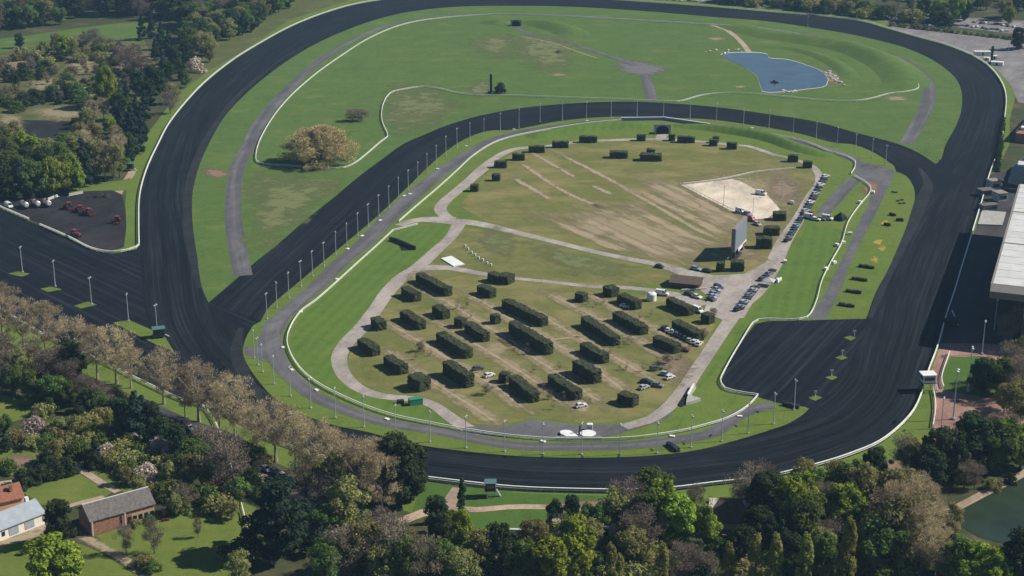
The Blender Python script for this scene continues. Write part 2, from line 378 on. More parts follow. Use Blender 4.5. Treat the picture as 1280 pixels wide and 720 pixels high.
SM_UP = R(8, [(835, 100), (760, 50), (660, 5)]) + R(4, [(440, 665), (240, 610), (0, 572)]) + R(3, [(1050, 540), (850, 522), (600, 510), (350, 515), (150, 530), (0, 548)]) + \
    R(2, [(1100, 585), (950, 630), (830, 680), (740, 720)]) + R(6, [(640, 70), (500, 175), (400, 260), (250, 380), (100, 510), (0, 590)]) + R(5, [(1200, 660), (1130, 720)]) + R(9, [(1043, 75)])
SM_LO = R(8, [(630, 110), (540, 50), (430, 5)]) + R(4, [(330, 715), (160, 670), (0, 640)]) + R(3, [(1000, 600), (760, 590), (500, 585), (250, 605), (0, 650)]) + \
    R(2, [(1150, 658), (1020, 710)]) + R(6, [(900, 80), (760, 215), (620, 350), (480, 470), (300, 620), (180, 720)]) + R(10, [(60, 105)]) + [(326, 402)]
GPATCH = R(8, [(640, 140), (690, 160), (725, 210), (735, 270), (715, 340), (690, 420), (640, 540), (590, 650)]) + R(12, [(550, 0), (520, 70), (490, 155)])
PADW = [(1035, 400), (1009, 401), (960, 402), (944, 405), (927, 427), (910, 457), (900, 480), (905, 487), (922, 492), (947, 497), (965, 502)]
BOT = R(12, [(60, 590), (150, 592), (205, 605), (180, 630), (100, 680), (0, 715)]) + R(15, [(1150, 35), (960, 85), (800, 110), (600, 125), (300, 130), (0, 120)]) + \
    R(14, [(900, 80), (760, 55), (550, 0)]) + R(10, [(400, 690), (250, 640), (100, 560), (0, 450)]) + R(9, [(1240, 390), (1215, 330), (1220, 280), (1240, 230), (1265, 190)])

# margins outside the track
sheet('grass', [(140, 322), (156, 262), (160, 215), (186, 165), (222, 118), (262, 84), (300, 62), (360, 22), (430, -4), (500, -22), (760, -14), (900, -2), (1040, 14), (1110, 26), (1250, 76), (1270, 118), (1262, 150), (1262, 180),
               (1245, 215), (1236, 260), (1215, 420), (1168, 495), (1166, 560), (1100, 590), (1040, 606), (960, 640), (860, 650), (600, 668), (510, 640), (420, 610), (300, 560), (200, 510), (60, 446), (-40, 412), (-40, 260)], GR['verge'], 1)
sheet('grass', [(222, 118), (240, 80), (275, 48), (330, 20), (400, -14), (500, -30), (500, -18), (430, 2), (360, 26), (300, 66), (262, 88)], GR['rough'], 2)
sheet('car_park', R(4, [(600, 120), (700, 130), (900, 150), (1150, 190), (1290, 215), (1290, 520), (1250, 510), (1215, 430), (1150, 350), (1040, 285), (900, 225), (740, 180), (620, 148)]), M['park'], 2)
sheet('dirt_road', [(700, -14), (880, 2), (1000, 12), (1100, 24), (1110, 28), (1180, 32), (1280, 44), (1280, 26), (1200, 22), (1100, 12), (1000, 2), (900, -6), (760, -20)], M['park'], 2)
sheet('terrace', R(8, [(1110, 150), (1290, 120)]) + R(12, [(1290, 280), (868, 277), (885, 170)]) + R(8, [(960, 650), (1000, 520), (1040, 420), (1070, 290)]), M['apron'], 2)
sheet('plaza', R(12, [(865, 276), (1130, 280), (1260, 330), (1230, 540), (1290, 580), (1290, 760), (825, 760), (822, 620), (840, 520), (808, 440), (832, 372)]), M['brick_pave'], 2)
sheet('plaza_lawn', R(12, [(910, 342), (985, 345), (1060, 340), (1180, 400), (1230, 500), (1200, 555), (1060, 548), (960, 528), (880, 510), (866, 480), (880, 410)]), GR['lush'], 3)
sheet('start_chute', [(-60, 246), (0, 262), (36, 277), (50, 282), (87, 299), (120, 314), (140, 317.5), (170, 312), (175, 306), (300, 250), (420, 500), (420, 574), (395, 565), (320, 541), (260, 513), (225, 499), (175, 475), (130, 453), (75, 428), (50, 416), (0, 396), (-60, 372)], M['chute'], 3)
sheet('yard', [(-60, 236), (0, 246), (25, 247), (62, 243), (110, 239), (140, 238), (152, 243), (157, 262), (158, 285), (155, 309), (140, 314), (120, 311), (87, 296), (50, 279), (36, 274), (0, 259), (-60, 243)], M['yard'], 4)
ribbon('path', [(145, 248), (152, 234), (163, 219), (166, 213)], 4, M['path'], 3)
# the big loop, lofted round a centre between its outer and inner edge
cen = G(690, 270)
def polar(P, k):
    P = [Vector((p.x - cen.x, p.y - cen.y)) for p in P]; out = []
    for i in range(k):
        a = 2 * math.pi * i / k; d = Vector((math.cos(a), math.sin(a))); best = 0
        for p, q in zip(P, P[1:] + P[:1]):
            e = q - p; den = d.x * e.y - d.y * e.x
            if abs(den) < 1e-9: continue
            t = (p.x * e.y - p.y * e.x) / den; u = (p.x * d.y - p.y * d.x) / den
            if t > 0 and -1e-6 <= u <= 1 + 1e-6: best = max(best, t)
        out.append(Vector((cen.x + d.x * best, cen.y + d.y * best, 0)))
    return out
INNER = INA + GPATCH + R(12, [(205, 605), (180, 630), (100, 680), (0, 715)]) + R(15, [(1150, 35), (960, 85), (800, 110), (600, 125), (300, 130), (0, 120)]) + \
    R(14, [(900, 80), (760, 55), (550, 0)]) + R(10, [(400, 690), (250, 640), (100, 560), (0, 450)]) + R(9, [(1240, 390), (1215, 330), (1220, 280)])
N = 480
oo = polar(ground(smooth(OUT, True)), N); ii = polar(ground(smooth(INNER, True)), N)
o = link('racing_track', strip_mesh('racing_track', oo + oo[:1], ii + ii[:1], M['track'], 5 * LZ, 6)); o['kind'] = 'structure'
# infield lawns over it
sheet('small_track_base', [(1085, 183), (1108, 214), (1146, 248), (1195, 232), (1190, 200), (1168, 200), (1140, 188)], M['plain'], 6)
sheet('small_track_base', SM_UP + SM_LO[::-1], M['plain'], 6)
a = resample(ground(smooth(SM_UP)), 160); b = resample(ground(smooth(SM_LO)), 160)
o = link('small_track', strip_mesh('small_track', a, b, M['track'], 7 * LZ, 4)); o['kind'] = 'structure'
sheet('paddock', PADW + [(1020, 514), (1050, 470), (1094, 399)], M['pad'], 6)
sheet('far_field', smooth(INA) + smooth(SM_UP), GR['far'], 8)
B_poly = smooth(SM_LO[::-1]) + smooth(GPATCH) + PADW + smooth(BOT)
sheet('infield', B_poly, GR['verge'], 8)
# paler trodden edges of the track
EDGE = R(5, [(1000, 720), (975, 600), (955, 470), (948, 330), (955, 230), (985, 110), (1030, 0)]) + [(286, 133), (318, 101), (357, 71), (395, 50)]
worn = NT('trodden_cinder'); 
ribbon('track_edge', EDGE, [3, 6, 7, 5, 3, 2, 1], M['edge'], 6)
ribbon('track_edge', R(8, [(755, 120), (800, 200), (760, 300), (700, 440), (600, 660)]) + R(12, [(540, 80), (510, 150)]), [2, 6, 7, 4, 3, 2], M['edge'], 6)
ribbon('track_edge', R(9, [(1205, 200), (1185, 290), (1190, 360), (1230, 450), (1280, 520)]) + R(10, [(60, 600), (140, 650)]), [2, 5, 5, 3, 2], M['edge'], 6)
# lanes and gravel roads
ribbon('service_lane', R(8, [(445, 85), (350, 47), (250, 15)]) + R(4, [(0, 668)]) + R(3, [(1000, 622), (800, 602), (500, 604), (250, 630), (0, 672)]) + R(2, [(1150, 718)]) +
       R(6, [(1050, 60), (950, 125), (850, 205), (740, 300), (650, 385), (550, 490), (420, 600), (320, 700)]) + R(10, [(170, 110), (95, 190), (85, 280), (112, 370), (180, 450), (300, 545), (420, 600), (560, 650), (700, 685), (900, 715)]) +
       R(15, [(0, 68), (300, 75), (600, 68), (800, 45), (1000, 8)]) + R(11, [(1130, 640), (1250, 595)]) + R(12, [(30, 590)]), [7, 6, 6, 7, 7.5, 8.5, 9, 8, 7, 6.5, 6, 6, 6], M['lane'], 10)
sheet('service_lane', R(10, [(0, 300), (40, 180), (130, 120), (180, 140), (110, 260), (130, 390), (40, 370), (0, 352)]) + R(9, [(1225, 335), (1222, 292)]), M['lane'], 9)
sheet('service_lane', R(8, [(435, 100), (450, 80), (540, 110), (620, 125), (635, 150), (590, 240), (530, 370), (470, 480), (410, 600), (370, 720)]) + R(12, [(290, 158), (205, 160), (300, 0)]) +
      R(8, [(320, 680), (400, 520), (450, 400), (500, 310), (515, 250), (520, 215), (430, 160), (440, 125)]), M['lane'], 9)
ribbon('service_lane', R(8, [(440, 170), (380, 230), (310, 310), (270, 350)]), 7, M['lane'], 9)
ribbon('service_lane', R(5, [(1215, 660), (1195, 560), (1175, 450), (1165, 340), (1170, 220), (1190, 110), (1240, 20)]) + R(2, [(0, 650), (60, 560), (170, 440), (280, 335), (400, 250), (520, 185), (650, 130), (800, 93), (1000, 75), (1280, 68)]) +
       R(3, [(300, 76), (640, 100), (1000, 122)]) + R(4, [(0, 150), (250, 182), (420, 218), (560, 260), (660, 295), (730, 340), (790, 400), (805, 470), (790, 540), (750, 620), (690, 720)]), [8, 8, 8, 7, 5, 3.5, 3.5, 6, 8, 8.5, 8], M['lane'], 9)
ribbon('service_lane', R(3, [(700, 505), (680, 420), (650, 350), (600, 320)]), 7, M['lane'], 9)
worn_blob(R(3, [(520, 320), (600, 310), (700, 320), (775, 345), (720, 372), (640, 375), (560, 365)]), fade_mat('worn_asphalt', (.10, .095, .10), (.14, .13, .13), .42, .3), 10)
ribbon('service_lane', R(3, [(620, 330), (540, 300), (400, 255), (250, 208), (80, 170), (20, 140)]), [7, 5, 4, 4, 4], M['lane'], 10)
ribbon('path', R(3, [(1000, 128), (1060, 145), (1120, 185), (1170, 240), (1185, 262)]), 4, M['path'], 10)
ribbon('gravel_road', R(6, [(1180, 90), (1050, 200), (920, 330), (1000, 395)]), 6, M['gravel'], 10)
ribbon('gravel_road', R(6, [(715, 410), (790, 385), (870, 380), (990, 385)]), [5, 6, 9, 12], M['gravel'], 11)
ribbon('gravel_road', R(6, [(1020, 390), (980, 460), (900, 535), (800, 625), (740, 660)]) + R(10, [(660, 20), (590, 120), (530, 200), (450, 280), (415, 350), (430, 420), (480, 480), (560, 525), (650, 546), (740, 553), (840, 568), (900, 595), (960, 640), (1050, 700), (1120, 735)]), [6.6, 5.3, 5.9, 6.6, 6.6, 5.9, 6.6, 5.9, 5.3, 4.6, 4.6, 5.9], M['gravel'], 10)
sheet('gravel_road', R(15, [(-230, 8), (-60, 25), (100, 32), (200, 40), (400, 42), (520, 15), (640, -20)]) + R(11, [(720, 680), (800, 640), (770, 610), (690, 650), (560, 680), (350, 690), (180, 670), (90, 660), (0, 690), (-120, 690), (-260, 700)]), M['lane'], 11)
ribbon('gravel_road', R(11, [(560, 698), (700, 655), (790, 590), (860, 510), (920, 420), (1000, 300), (1080, 180), (1150, 90), (1230, 20)]) + R(8, [(30, 600), (80, 490), (150, 380), (210, 270), (260, 190), (235, 125), (150, 85), (30, 55)]), [4.6, 5.3, 5.3, 5.6, 5.9, 7.3, 6.6, 5.3, 5.3, 4.0, 3.3], M['gravel'], 12)
ribbon('gravel_road', R(8, [(40, 60)]) + R(7, [(1180, 12), (1130, 8)]), 4, M['gravel'], 11)
ribbon('gravel_road', R(3, [(740, 700), (755, 670), (762, 655)]), 6, M['gravel'], 12)
ribbon('gravel_road', R(6, [(1040, 210), (1120, 130), (1200, 70)]) + R(7, [(0, 30), (190, 12), (330, -10), (500, -18), (750, -22), (900, -14), (1100, 5)]), 5, M['gravel'], 9)
ribbon('gravel_road', R(6, [(1000, 388), (1100, 398), (1280, 440)]) + R(7, [(200, 488), (400, 538), (600, 580), (750, 608), (880, 650)]), [8, 6, 5, 4.5, 5, 8], M['gravel'], 11)
ribbon('gravel_road', R(6, [(800, 625), (950, 620), (1100, 645), (1280, 672)]) + R(7, [(200, 692), (400, 715)]) + R(11, [(560, 0), (700, 15), (830, 40), (950, 90)]), [7, 4.5, 3.5, 3.5, 4.5, 8], M['gravel'], 11)
sheet('gravel_plaza', [(838, 333), (865, 339), (893, 345), (930, 343), (955, 330), (968, 322), (975, 328), (962, 350), (945, 372), (930, 398), (905, 402), (880, 390), (885, 372), (873, 362), (850, 347)], M['gravel'], 13)
# camp lawns
C1 = R(6, [(990, 430), (1050, 420), (1280, 458)]) + R(7, [(200, 505), (400, 555), (600, 596), (750, 625), (850, 665), (800, 690)]) + R(11, [(600, 0), (560, 40), (700, 30), (870, 70), (950, 140), (1020, 170), (960, 300), (880, 420), (820, 520), (760, 600), (680, 640), (540, 670), (350, 680), (180, 660), (90, 655), (0, 680)]) + \
    R(10, [(1200, 690), (1060, 680), (980, 625), (900, 575), (840, 552), (740, 537), (650, 528), (570, 505), (490, 455), (460, 400), (465, 340), (500, 270), (560, 200), (620, 120), (690, 30)]) + R(6, [(740, 690), (820, 640), (920, 545)])
sheet('camp_lawn', C1, GR['camp'], 9)
C2 = R(6, [(1015, 310), (1080, 240), (1140, 165), (1250, 70)]) + R(7, [(40, 36), (190, 20), (330, 0), (500, -8), (750, -12), (900, -6), (1100, 12), (1200, 30)]) + R(8, [(0, 60), (150, 92), (215, 125), (235, 180), (190, 270), (130, 390), (60, 500), (10, 590)]) + R(7, [(1280, 590), (1200, 640), (1000, 650), (880, 640), (750, 600), (600, 570), (400, 528), (200, 478), (0, 435)]) + R(6, [(1180, 405)])
sheet('upper_lawn', C2, GR['camp'], 9)
# trodden rows between the hedges
for row in [R(10, [(620, 290), (780, 400), (960, 520), (1150, 640), (1230, 705)]), R(10, [(630, 160), (800, 260), (1000, 380), (1200, 500), (1280, 560)]) + R(11, [(120, 650)]),
            R(10, [(830, 125), (1000, 225), (1200, 345), (1280, 395)]) + R(11, [(100, 460), (280, 580), (330, 640)]), R(6, [(800, 700)]) + R(10, [(1000, 100), (1180, 210), (1280, 270)]) + R(11, [(120, 360), (250, 440), (420, 560), (560, 640)]),
            R(10, [(1000, 0), (1180, 100), (1280, 160)]) + R(11, [(150, 240), (330, 350), (500, 470), (640, 580)]), R(11, [(0, 60), (180, 160), (330, 250), (500, 340), (650, 430), (780, 500)]),
            R(11, [(120, 0), (300, 90), (480, 180), (640, 270), (760, 340), (860, 400)]), R(11, [(380, 20), (520, 110), (680, 190), (800, 260), (900, 330)])]:
    worn_band(row, 9, D['dry'], 14); worn_band(row, 2.2, D['track'], 15)
worn_band(R(10, [(1090, 330), (1280, 300)]) + R(11, [(200, 262), (360, 245)]), 2, D['track'], 15)
for row in ([(640, 262 - 40), (692, 252)], [(650, 203), (705, 240), (760, 263)], [(661, 189), (722, 224)], [(688, 187), (760, 224), (820, 258), (880, 292), (912, 306)], [(740, 232), (765, 244)], [(780, 253), (860, 292)]):
    worn_band(row, 4, D['track'], 13)
for row in (R(7, [(200, 380), (330, 440), (470, 505), (600, 545)]), R(7, [(340, 370), (480, 430), (640, 510), (800, 580)]), R(7, [(480, 350), (640, 420), (800, 500), (920, 560)]), R(7, [(620, 340), (760, 400), (900, 470), (1060, 520)]),
            R(7, [(660, 190), (800, 250), (950, 330), (1100, 420)]), R(7, [(720, 185), (860, 240), (1000, 320), (1160, 400)]), R(7, [(560, 215), (700, 270), (900, 370), (1080, 470)])):
    worn_band(row, 8, D['stripe'], 14)
worn_blob(R(6, [(760, 660), (840, 630), (900, 680), (820, 715)]), D['dry'], 14); worn_blob(R(10, [(1080, 310), (1280, 270), (1280, 330), (1120, 350)]), D['dry'], 14)
worn_blob(R(6, [(1160, 430), (1280, 460), (1280, 560), (1130, 500)]), D['faint'], 13); worn_blob(R(7, [(60, 500), (400, 570), (600, 620), (300, 650)]), D['faint'], 13)
worn_blob(R(11, [(680, 240), (760, 300), (900, 380), (820, 470), (700, 330)]), D['soil'], 14); worn_blob(R(8, [(30, 160), (160, 230), (150, 280), (0, 260)]), D['soil'], 14)
worn_blob(R(11, [(300, 570), (380, 560), (400, 600), (330, 640)]), D['track'], 14); worn_blob(R(7, [(1080, 480), (1180, 520), (1280, 580), (1100, 560)]), D['soil'], 14)
STRAW = fade_mat('straw_turf', (.19, .158, .086), (.27, .222, .128), .42, .8, .3, (.22, 1, 1), -DIR_C)
worn_blob(R(7, [(180, 390), (360, 345), (480, 330), (640, 320), (760, 395), (950, 480), (1060, 520), (900, 570), (840, 585), (640, 545), (400, 460)]), STRAW, 13)
worn_blob(R(7, [(640, 185), (740, 180), (900, 260), (1100, 340), (1200, 430), (1080, 440), (900, 350), (760, 270)]), STRAW, 13)
worn_blob([(860, 226), (930, 214), (985, 218), (1000, 240), (990, 268), (955, 290), (925, 268), (880, 242)], D['dry'], 12)
sheet('sand_court', R(7, [(845, 208), (1100, 178), (1140, 188), (1280, 262)]) + R(8, [(60, 330), (0, 372)]) + R(7, [(1220, 380), (1100, 340), (960, 270)]), M['sand'], 14)
worn_blob(R(3, [(0, 200), (160, 180), (320, 240), (280, 340), (100, 330)]), D['faint'], 10); worn_blob(R(2, [(1080, 200), (1280, 190), (1280, 280), (1150, 270)]), D['faint'], 10)
worn_blob(R(2, [(1060, 450), (1150, 400), (1180, 470), (1120, 490)]), D['faint'], 10)
for q in ((1020, 195, 50, 10), (230, 375, 50, 7), (230, 262, 30, 8), (1140, 435, 30, 8)):
    worn_blob(R(3, [(q[0] - q[2], q[1]), (q[0], q[1] - q[3]), (q[0] + q[2], q[1]), (q[0], q[1] + q[3])]), D['dry'], 10)
worn_band(R(3, [(0, 175), (200, 215), (330, 260), (450, 300)]), 2, D['track'], 11)
worn_blob(R(5, [(1000, 130), (1150, 140), (1160, 160), (1080, 170)]), D['reddish'], 10); worn_blob(R(8, [(490, 180), (560, 200), (540, 260), (470, 240)]), D['reddish'], 11)
worn_blob(R(2, [(690, 450), (900, 450), (1000, 520), (800, 650), (680, 640), (650, 560)]), D['faint'], 10); worn_blob(R(6, [(0, 180), (200, 150), (400, 180), (200, 400), (0, 520)]), D['faint'], 10)
worn_blob(R(4, [(580, 490), (680, 485), (690, 500), (600, 502)]), D['dry'], 10)
for c in [(1105, 279), (1096, 303), (1101, 311), (1092, 325)]:
    worn_blob([(c[0] - 6, c[1]), (c[0], c[1] - 4), (c[0] + 8, c[1] - 3), (c[0] + 5, c[1] + 5)], fade_mat('yellow_turf', (.22, .19, .03), (.30, .24, .045), .55, .6), 10)
# chute islands and paddock islands
for pg in (R(5, [(38, 650), (90, 638), (150, 650), (110, 665)]), R(9, [(200, 5), (255, -5), (312, 8), (240, 22)]), R(9, [(370, 90), (440, 70), (485, 85), (405, 105)]), R(9, [(565, 175), (645, 162), (820, 238), (870, 320), (760, 275)]),
           R(12, [(380, 250), (410, 240), (440, 250), (415, 265)]), R(12, [(335, 350), (370, 338), (400, 350), (370, 362)]), R(12, [(285, 448), (320, 438), (350, 448), (320, 462)]), R(12, [(200, 550), (240, 538), (272, 550), (235, 566)])):
    sheet('grass_island', pg, GR['verge'], 8)
# pond
POND = R(3, [(1045, 275), (1120, 265), (1280, 275)]) + R(4, [(0, 288), (100, 300), (200, 330), (270, 360), (300, 400), (290, 428), (200, 445), (80, 458), (0, 462)]) + R(3, [(1250, 455), (1230, 390), (1150, 330), (1080, 300)])
worn_blob([(1024, 88), (1040, 88), (1052, 104), (1036, 106)], D['soil'], 9)
sheet('pond_bank', [(x + (x - 968) * .012, y + (y - 92) * .03) for x, y in POND], M['pale'], 10, True)
sheet('pond_water', POND, M['pond'], 12, True)
# banks
berm('grass_bank', R(4, [(-200, 120), (0, 175), (200, 205), (400, 240), (560, 300), (650, 360), (690, 420), (640, 450)]), 34, 4.5, GR['far'])
berm('grass_bank', R(4, [(-60, 235), (120, 245), (300, 300), (400, 370), (420, 400)]), 16, 1.8, GR['far'])
berm('grass_bank', R(3, [(60, 110), (150, 120), (260, 150), (330, 180)]), 30, 4, GR['far']); berm('grass_bank', R(2, [(1130, 110), (1230, 118), (1280, 118)]), 22, 2.5, GR['far'])
berm('grass_bank', R(3, [(80, 690), (300, 655), (500, 632), (700, 628)]), 14, 3.4, GR['bank']); berm('grass_bank', R(3, [(800, 630), (950, 640), (1150, 668), (1280, 695)]) + R(4, [(60, 712)]) + R(8, [(150, 25), (330, 65)]), 14, 3.4, GR['bank'])
sheet('bank_lawn', R(10, [(640, 15), (400, 290), (385, 370), (420, 460), (520, 530), (640, 560), (740, 570), (850, 590), (960, 680), (1000, 705), (860, 675), (700, 640), (560, 595), (420, 530), (320, 475), (240, 410), (190, 330), (170, 270), (185, 215), (235, 135), (310, 80), (390, 5)]) +
      R(6, [(520, 610), (620, 520), (690, 450), (810, 415), (960, 400), (970, 430), (900, 510), (800, 600), (690, 690)]), GR['bank'], 9)
sheet('bank_lawn', R(11, [(820, 715), (900, 620), (890, 560), (930, 500), (1040, 400), (1130, 260), (1200, 165), (1280, 155)]) + R(12, [(190, 150), (270, 0)]) + R(8, [(300, 580), (380, 430), (200, 400), (150, 500), (30, 680)]) + R(11, [(1260, 60), (1180, 140), (1080, 290), (960, 460), (870, 600)]), GR['bank'], 9)
# lower edge: gardens, paths, river
sheet('lawn', R(13, [(90, 290), (380, 200), (560, 300), (520, 330), (350, 370), (210, 365)]), GR['garden'], 2); sheet('lawn', R(13, [(780, 420), (1000, 300), (1090, 290), (1280, 380), (1290, 600), (1180, 730), (700, 740), (480, 520), (600, 480)]), GR['garden'], 2)
sheet('lawn', R(13, [(-40, 560), (170, 520), (400, 560), (500, 600), (680, 720), (-40, 730)]), GR['garden'], 2); sheet('lawn', R(13, [(0, 90), (100, 60), (240, 130), (180, 150), (120, 200), (0, 230)]), GR['garden'], 2)
sheet('lawn', R(13, [(430, 190), (560, 180), (700, 140), (800, 150), (900, 260), (620, 300)]), GR['garden'], 2); sheet('field', R(9, [(-40, 530), (60, 545), (200, 600), (180, 640), (60, 670), (-40, 700)]), GR['garden'], 2)
sheet('lawn', R(14, [(0, 230), (120, 290), (60, 330), (0, 350)]), GR['garden'], 2); sheet('lawn', R(14, [(830, 250), (1280, 290), (1280, 500), (1060, 500), (780, 400)]), GR['lush'], 2); sheet('lawn', R(15, [(0, 305), (460, 320), (480, 400), (160, 470), (0, 500)]), GR['lush'], 2)
worn_blob(R(13, [(0, 130), (150, 110), (200, 130), (100, 180), (0, 190)]), D['reddish'], 3)
ribbon('path', R(13, [(60, 0), (150, 60), (260, 120), (340, 165), (420, 200), (500, 250), (590, 300)]), 2.6, M['path'], 4); ribbon('path', R(13, [(300, 150), (390, 165), (440, 150)]), 4, M['path'], 4)
ribbon('path', R(13, [(340, 372), (420, 350), (520, 325)]), 2.2, M['path'], 4); ribbon('path', R(13, [(360, 500), (430, 530), (520, 580), (640, 650), (760, 720)]), 2.4, D['track'], 4) if False else None
worn_band(R(13, [(360, 500), (430, 530), (520, 580), (640, 650), (780, 740)]), 4, D['track'], 4)
worn_band(R(13, [(-20, 560), (110, 530), (240, 490)]), 6, D['track'], 4); sheet('path', R(13, [(-20, 250), (60, 240), (80, 300), (160, 360), (230, 470), (240, 490), (-20, 570)]), M['path'], 3)
ribbon('gravel_road', R(13, [(1040, 90), (1280, 210)]) + R(14, [(100, 265), (200, 330), (420, 460), (520, 510), (620, 580)]), 4, M['path'], 5)
ribbon('gravel_road', R(9, [(640, 560), (900, 680)]) + R(13, [(1130, 40), (1280, 150)]) + R(14, [(60, 220), (220, 300), (420, 400), (560, 440), (700, 500)]), 9, M['apron'], 4)
ribbon('gravel_road', R(14, [(680, 510), (800, 410), (930, 340), (1005, 290)]), 6, D['reddish'], 4) if False else None
ribbon('path', R(14, [(700, 460), (820, 410), (960, 370), (985, 320), (1005, 280)]), [4, 4, 5, 4, 3], M['path'], 5)
ribbon('path', R(14, [(960, 375), (1080, 390), (1280, 375)]) + R(15, [(200, 377), (380, 385), (480, 372), (560, 350)]), [3.5, 3, 3, 4], M['path'], 4); worn_blob(R(15, [(200, 370), (300, 345), (480, 345), (620, 350), (560, 390), (380, 392)]), D['reddish'], 5)
ribbon('path', R(9, [(380, 500), (480, 545), (580, 590)]), 3.5, M['path'], 4); worn_blob(R(9, [(450, 480), (560, 490), (620, 540), (520, 560)]), D['reddish'], 3)
worn_blob(R(16, [(560, 150), (640, 130), (680, 190), (600, 210)]), D['reddish'], 3); worn_blob(R(15, [(840, 420), (1000, 470), (1140, 490), (1060, 520), (860, 470)]), D['soil'], 3)
RIVER = R(16, [(920, 400), (1000, 350), (1100, 305), (1180, 270), (1300, 215), (1300, 560), (1180, 560), (1060, 530), (960, 470)]); sheet('river_water', RIVER, M['river'], 3, False)
ribbon('path', R(16, [(860, 420), (960, 372), (1100, 298), (1200, 250), (1300, 195)]), 3, M['path'], 5)
# rough land by the track at the far corner
sheet('rough_land', [(-40, 62), (60, 44), (130, 36), (180, 50), (200, 90), (170, 130), (140, 160), (100, 170), (-40, 160)], GR['rough'], 2)
sheet('meadow', R(1, [(-60, 200), (120, 180), (400, 140), (560, 120), (700, 110), (820, 130), (700, 200), (520, 200), (380, 170), (200, 210), (60, 250), (-60, 280)]), GR['far'], 3)
sheet('pit', R(1, [(-40, 590), (120, 600), (360, 605), (380, 640), (300, 690), (150, 690), (-40, 640)]), M['yard'], 3)
for pg in (R(1, [(330, 300), (500, 300), (500, 350), (360, 370)]), R(1, [(140, 420), (330, 380), (420, 400), (300, 440), (150, 460)]), R(1, [(380, 410), (470, 470), (440, 490), (380, 450)]), R(1, [(160, 560), (330, 530), (480, 560), (300, 600)]), R(1, [(0, 570), (100, 580), (120, 640), (0, 620)])):
    worn_blob(pg, D['dry'], 4)
worn_blob(R(1, [(540, 220), (700, 230), (760, 330), (620, 380), (540, 300)]), D['soil'], 3); worn_blob(R(1, [(0, 300), (120, 280), (200, 330), (60, 400), (0, 420)]), D['soil'], 3)
worn_band(R(1, [(420, 30), (700, 22), (860, 0)]), 7, D['soil'], 3)
sheet('meadow', [(160, 238), (120, 240), (85, 243), (85, 236), (110, 228), (150, 226), (164, 222)], GR['verge'], 4)

# ------------------------------------------------------------------ haze: the air itself
hm = MB(); hm.box((0, 3400, 111), (9000, 7400, 224)); hz = hm.build('haze', None); tag(hz, 'thin pale blue haze over the whole racecourse', 'haze', None, 'stuff')
mm = bpy.data.materials.new('haze'); mm.use_nodes = True; t_ = mm.node_tree; t_.nodes.remove(t_.nodes['Principled BSDF'])
pv = t_.nodes.new('ShaderNodeVolumePrincipled'); pv.inputs['Color'].default_value = (.40, .70, 1, 1); pv.inputs['Density'].default_value = HAZE_D
t_.links.new(pv.outputs[0], t_.nodes['Material Output'].inputs['Volume']); hz.data.materials.append(mm)
#==OBJECTS==
ONES = 'zeroth first second third fourth fifth sixth seventh eighth ninth tenth eleventh twelfth thirteenth fourteenth fifteenth sixteenth seventeenth eighteenth nineteenth'.split()
TENS = {20: 'twent', 30: 'thirt', 40: 'fort', 50: 'fift', 60: 'sixt', 70: 'sevent', 80: 'eight', 90: 'ninet'}
def nth(k):
    if k < 20: return ONES[k]
    t = k // 10 * 10
    return TENS[t] + 'ieth' if k % 10 == 0 else TENS[t] + 'y-' + ONES[k % 10]
MARKS = {'the brick barn': (150, 650), 'the white house': (25, 660), 'the river bank': (1215, 640), 'the watch tower': (613, 620), 'the brown cottage': (912, 645), 'the concrete gateway': (698, 675),
         'the tractor yard': (90, 262), 'the grandstand': (1262, 390), 'the brick plaza': (1190, 520), 'the car park': (1200, 50), 'the garden path': (95, 580), 'the gravel lane': (300, 580),
         'the starter hut': (198, 415), 'the dirt pit': (50, 155), 'the long meadow': (60, 52), 'the woodland path': (470, 672), 'the red footpath': (575, 640), 'the small shelter': (785, 710), 'the plaza lawn': (1215, 460)}
class Namer:
    """labels of the form «kind by landmark, nth such one from it», worked out once all things of a kind stand"""
    def __init__(s): s.L = []
    def add(s, o, desc, px, marks=None): s.L.append((o, desc, px, marks))
    def run(s):
        by = {}
        for o, d, p, mk in s.L:
            m = min(mk or MARKS, key=lambda k: (MARKS[k][0] - p[0]) ** 2 + ((MARKS[k][1] - p[1]) * 2) ** 2)
            by.setdefault((d, m), []).append((((MARKS[m][0] - p[0]) ** 2 + ((MARKS[m][1] - p[1]) * 2) ** 2), id(o), o))
        for (d, m), v in by.items():
            v.sort(key=lambda q: q[:2])
            for i, (_, _, o) in enumerate(v):
                o['label'] = d + ' by ' + m if len(v) == 1 else f'{d}, {nth(i + 1)} such one out from {m}'
NAMES = Namer()

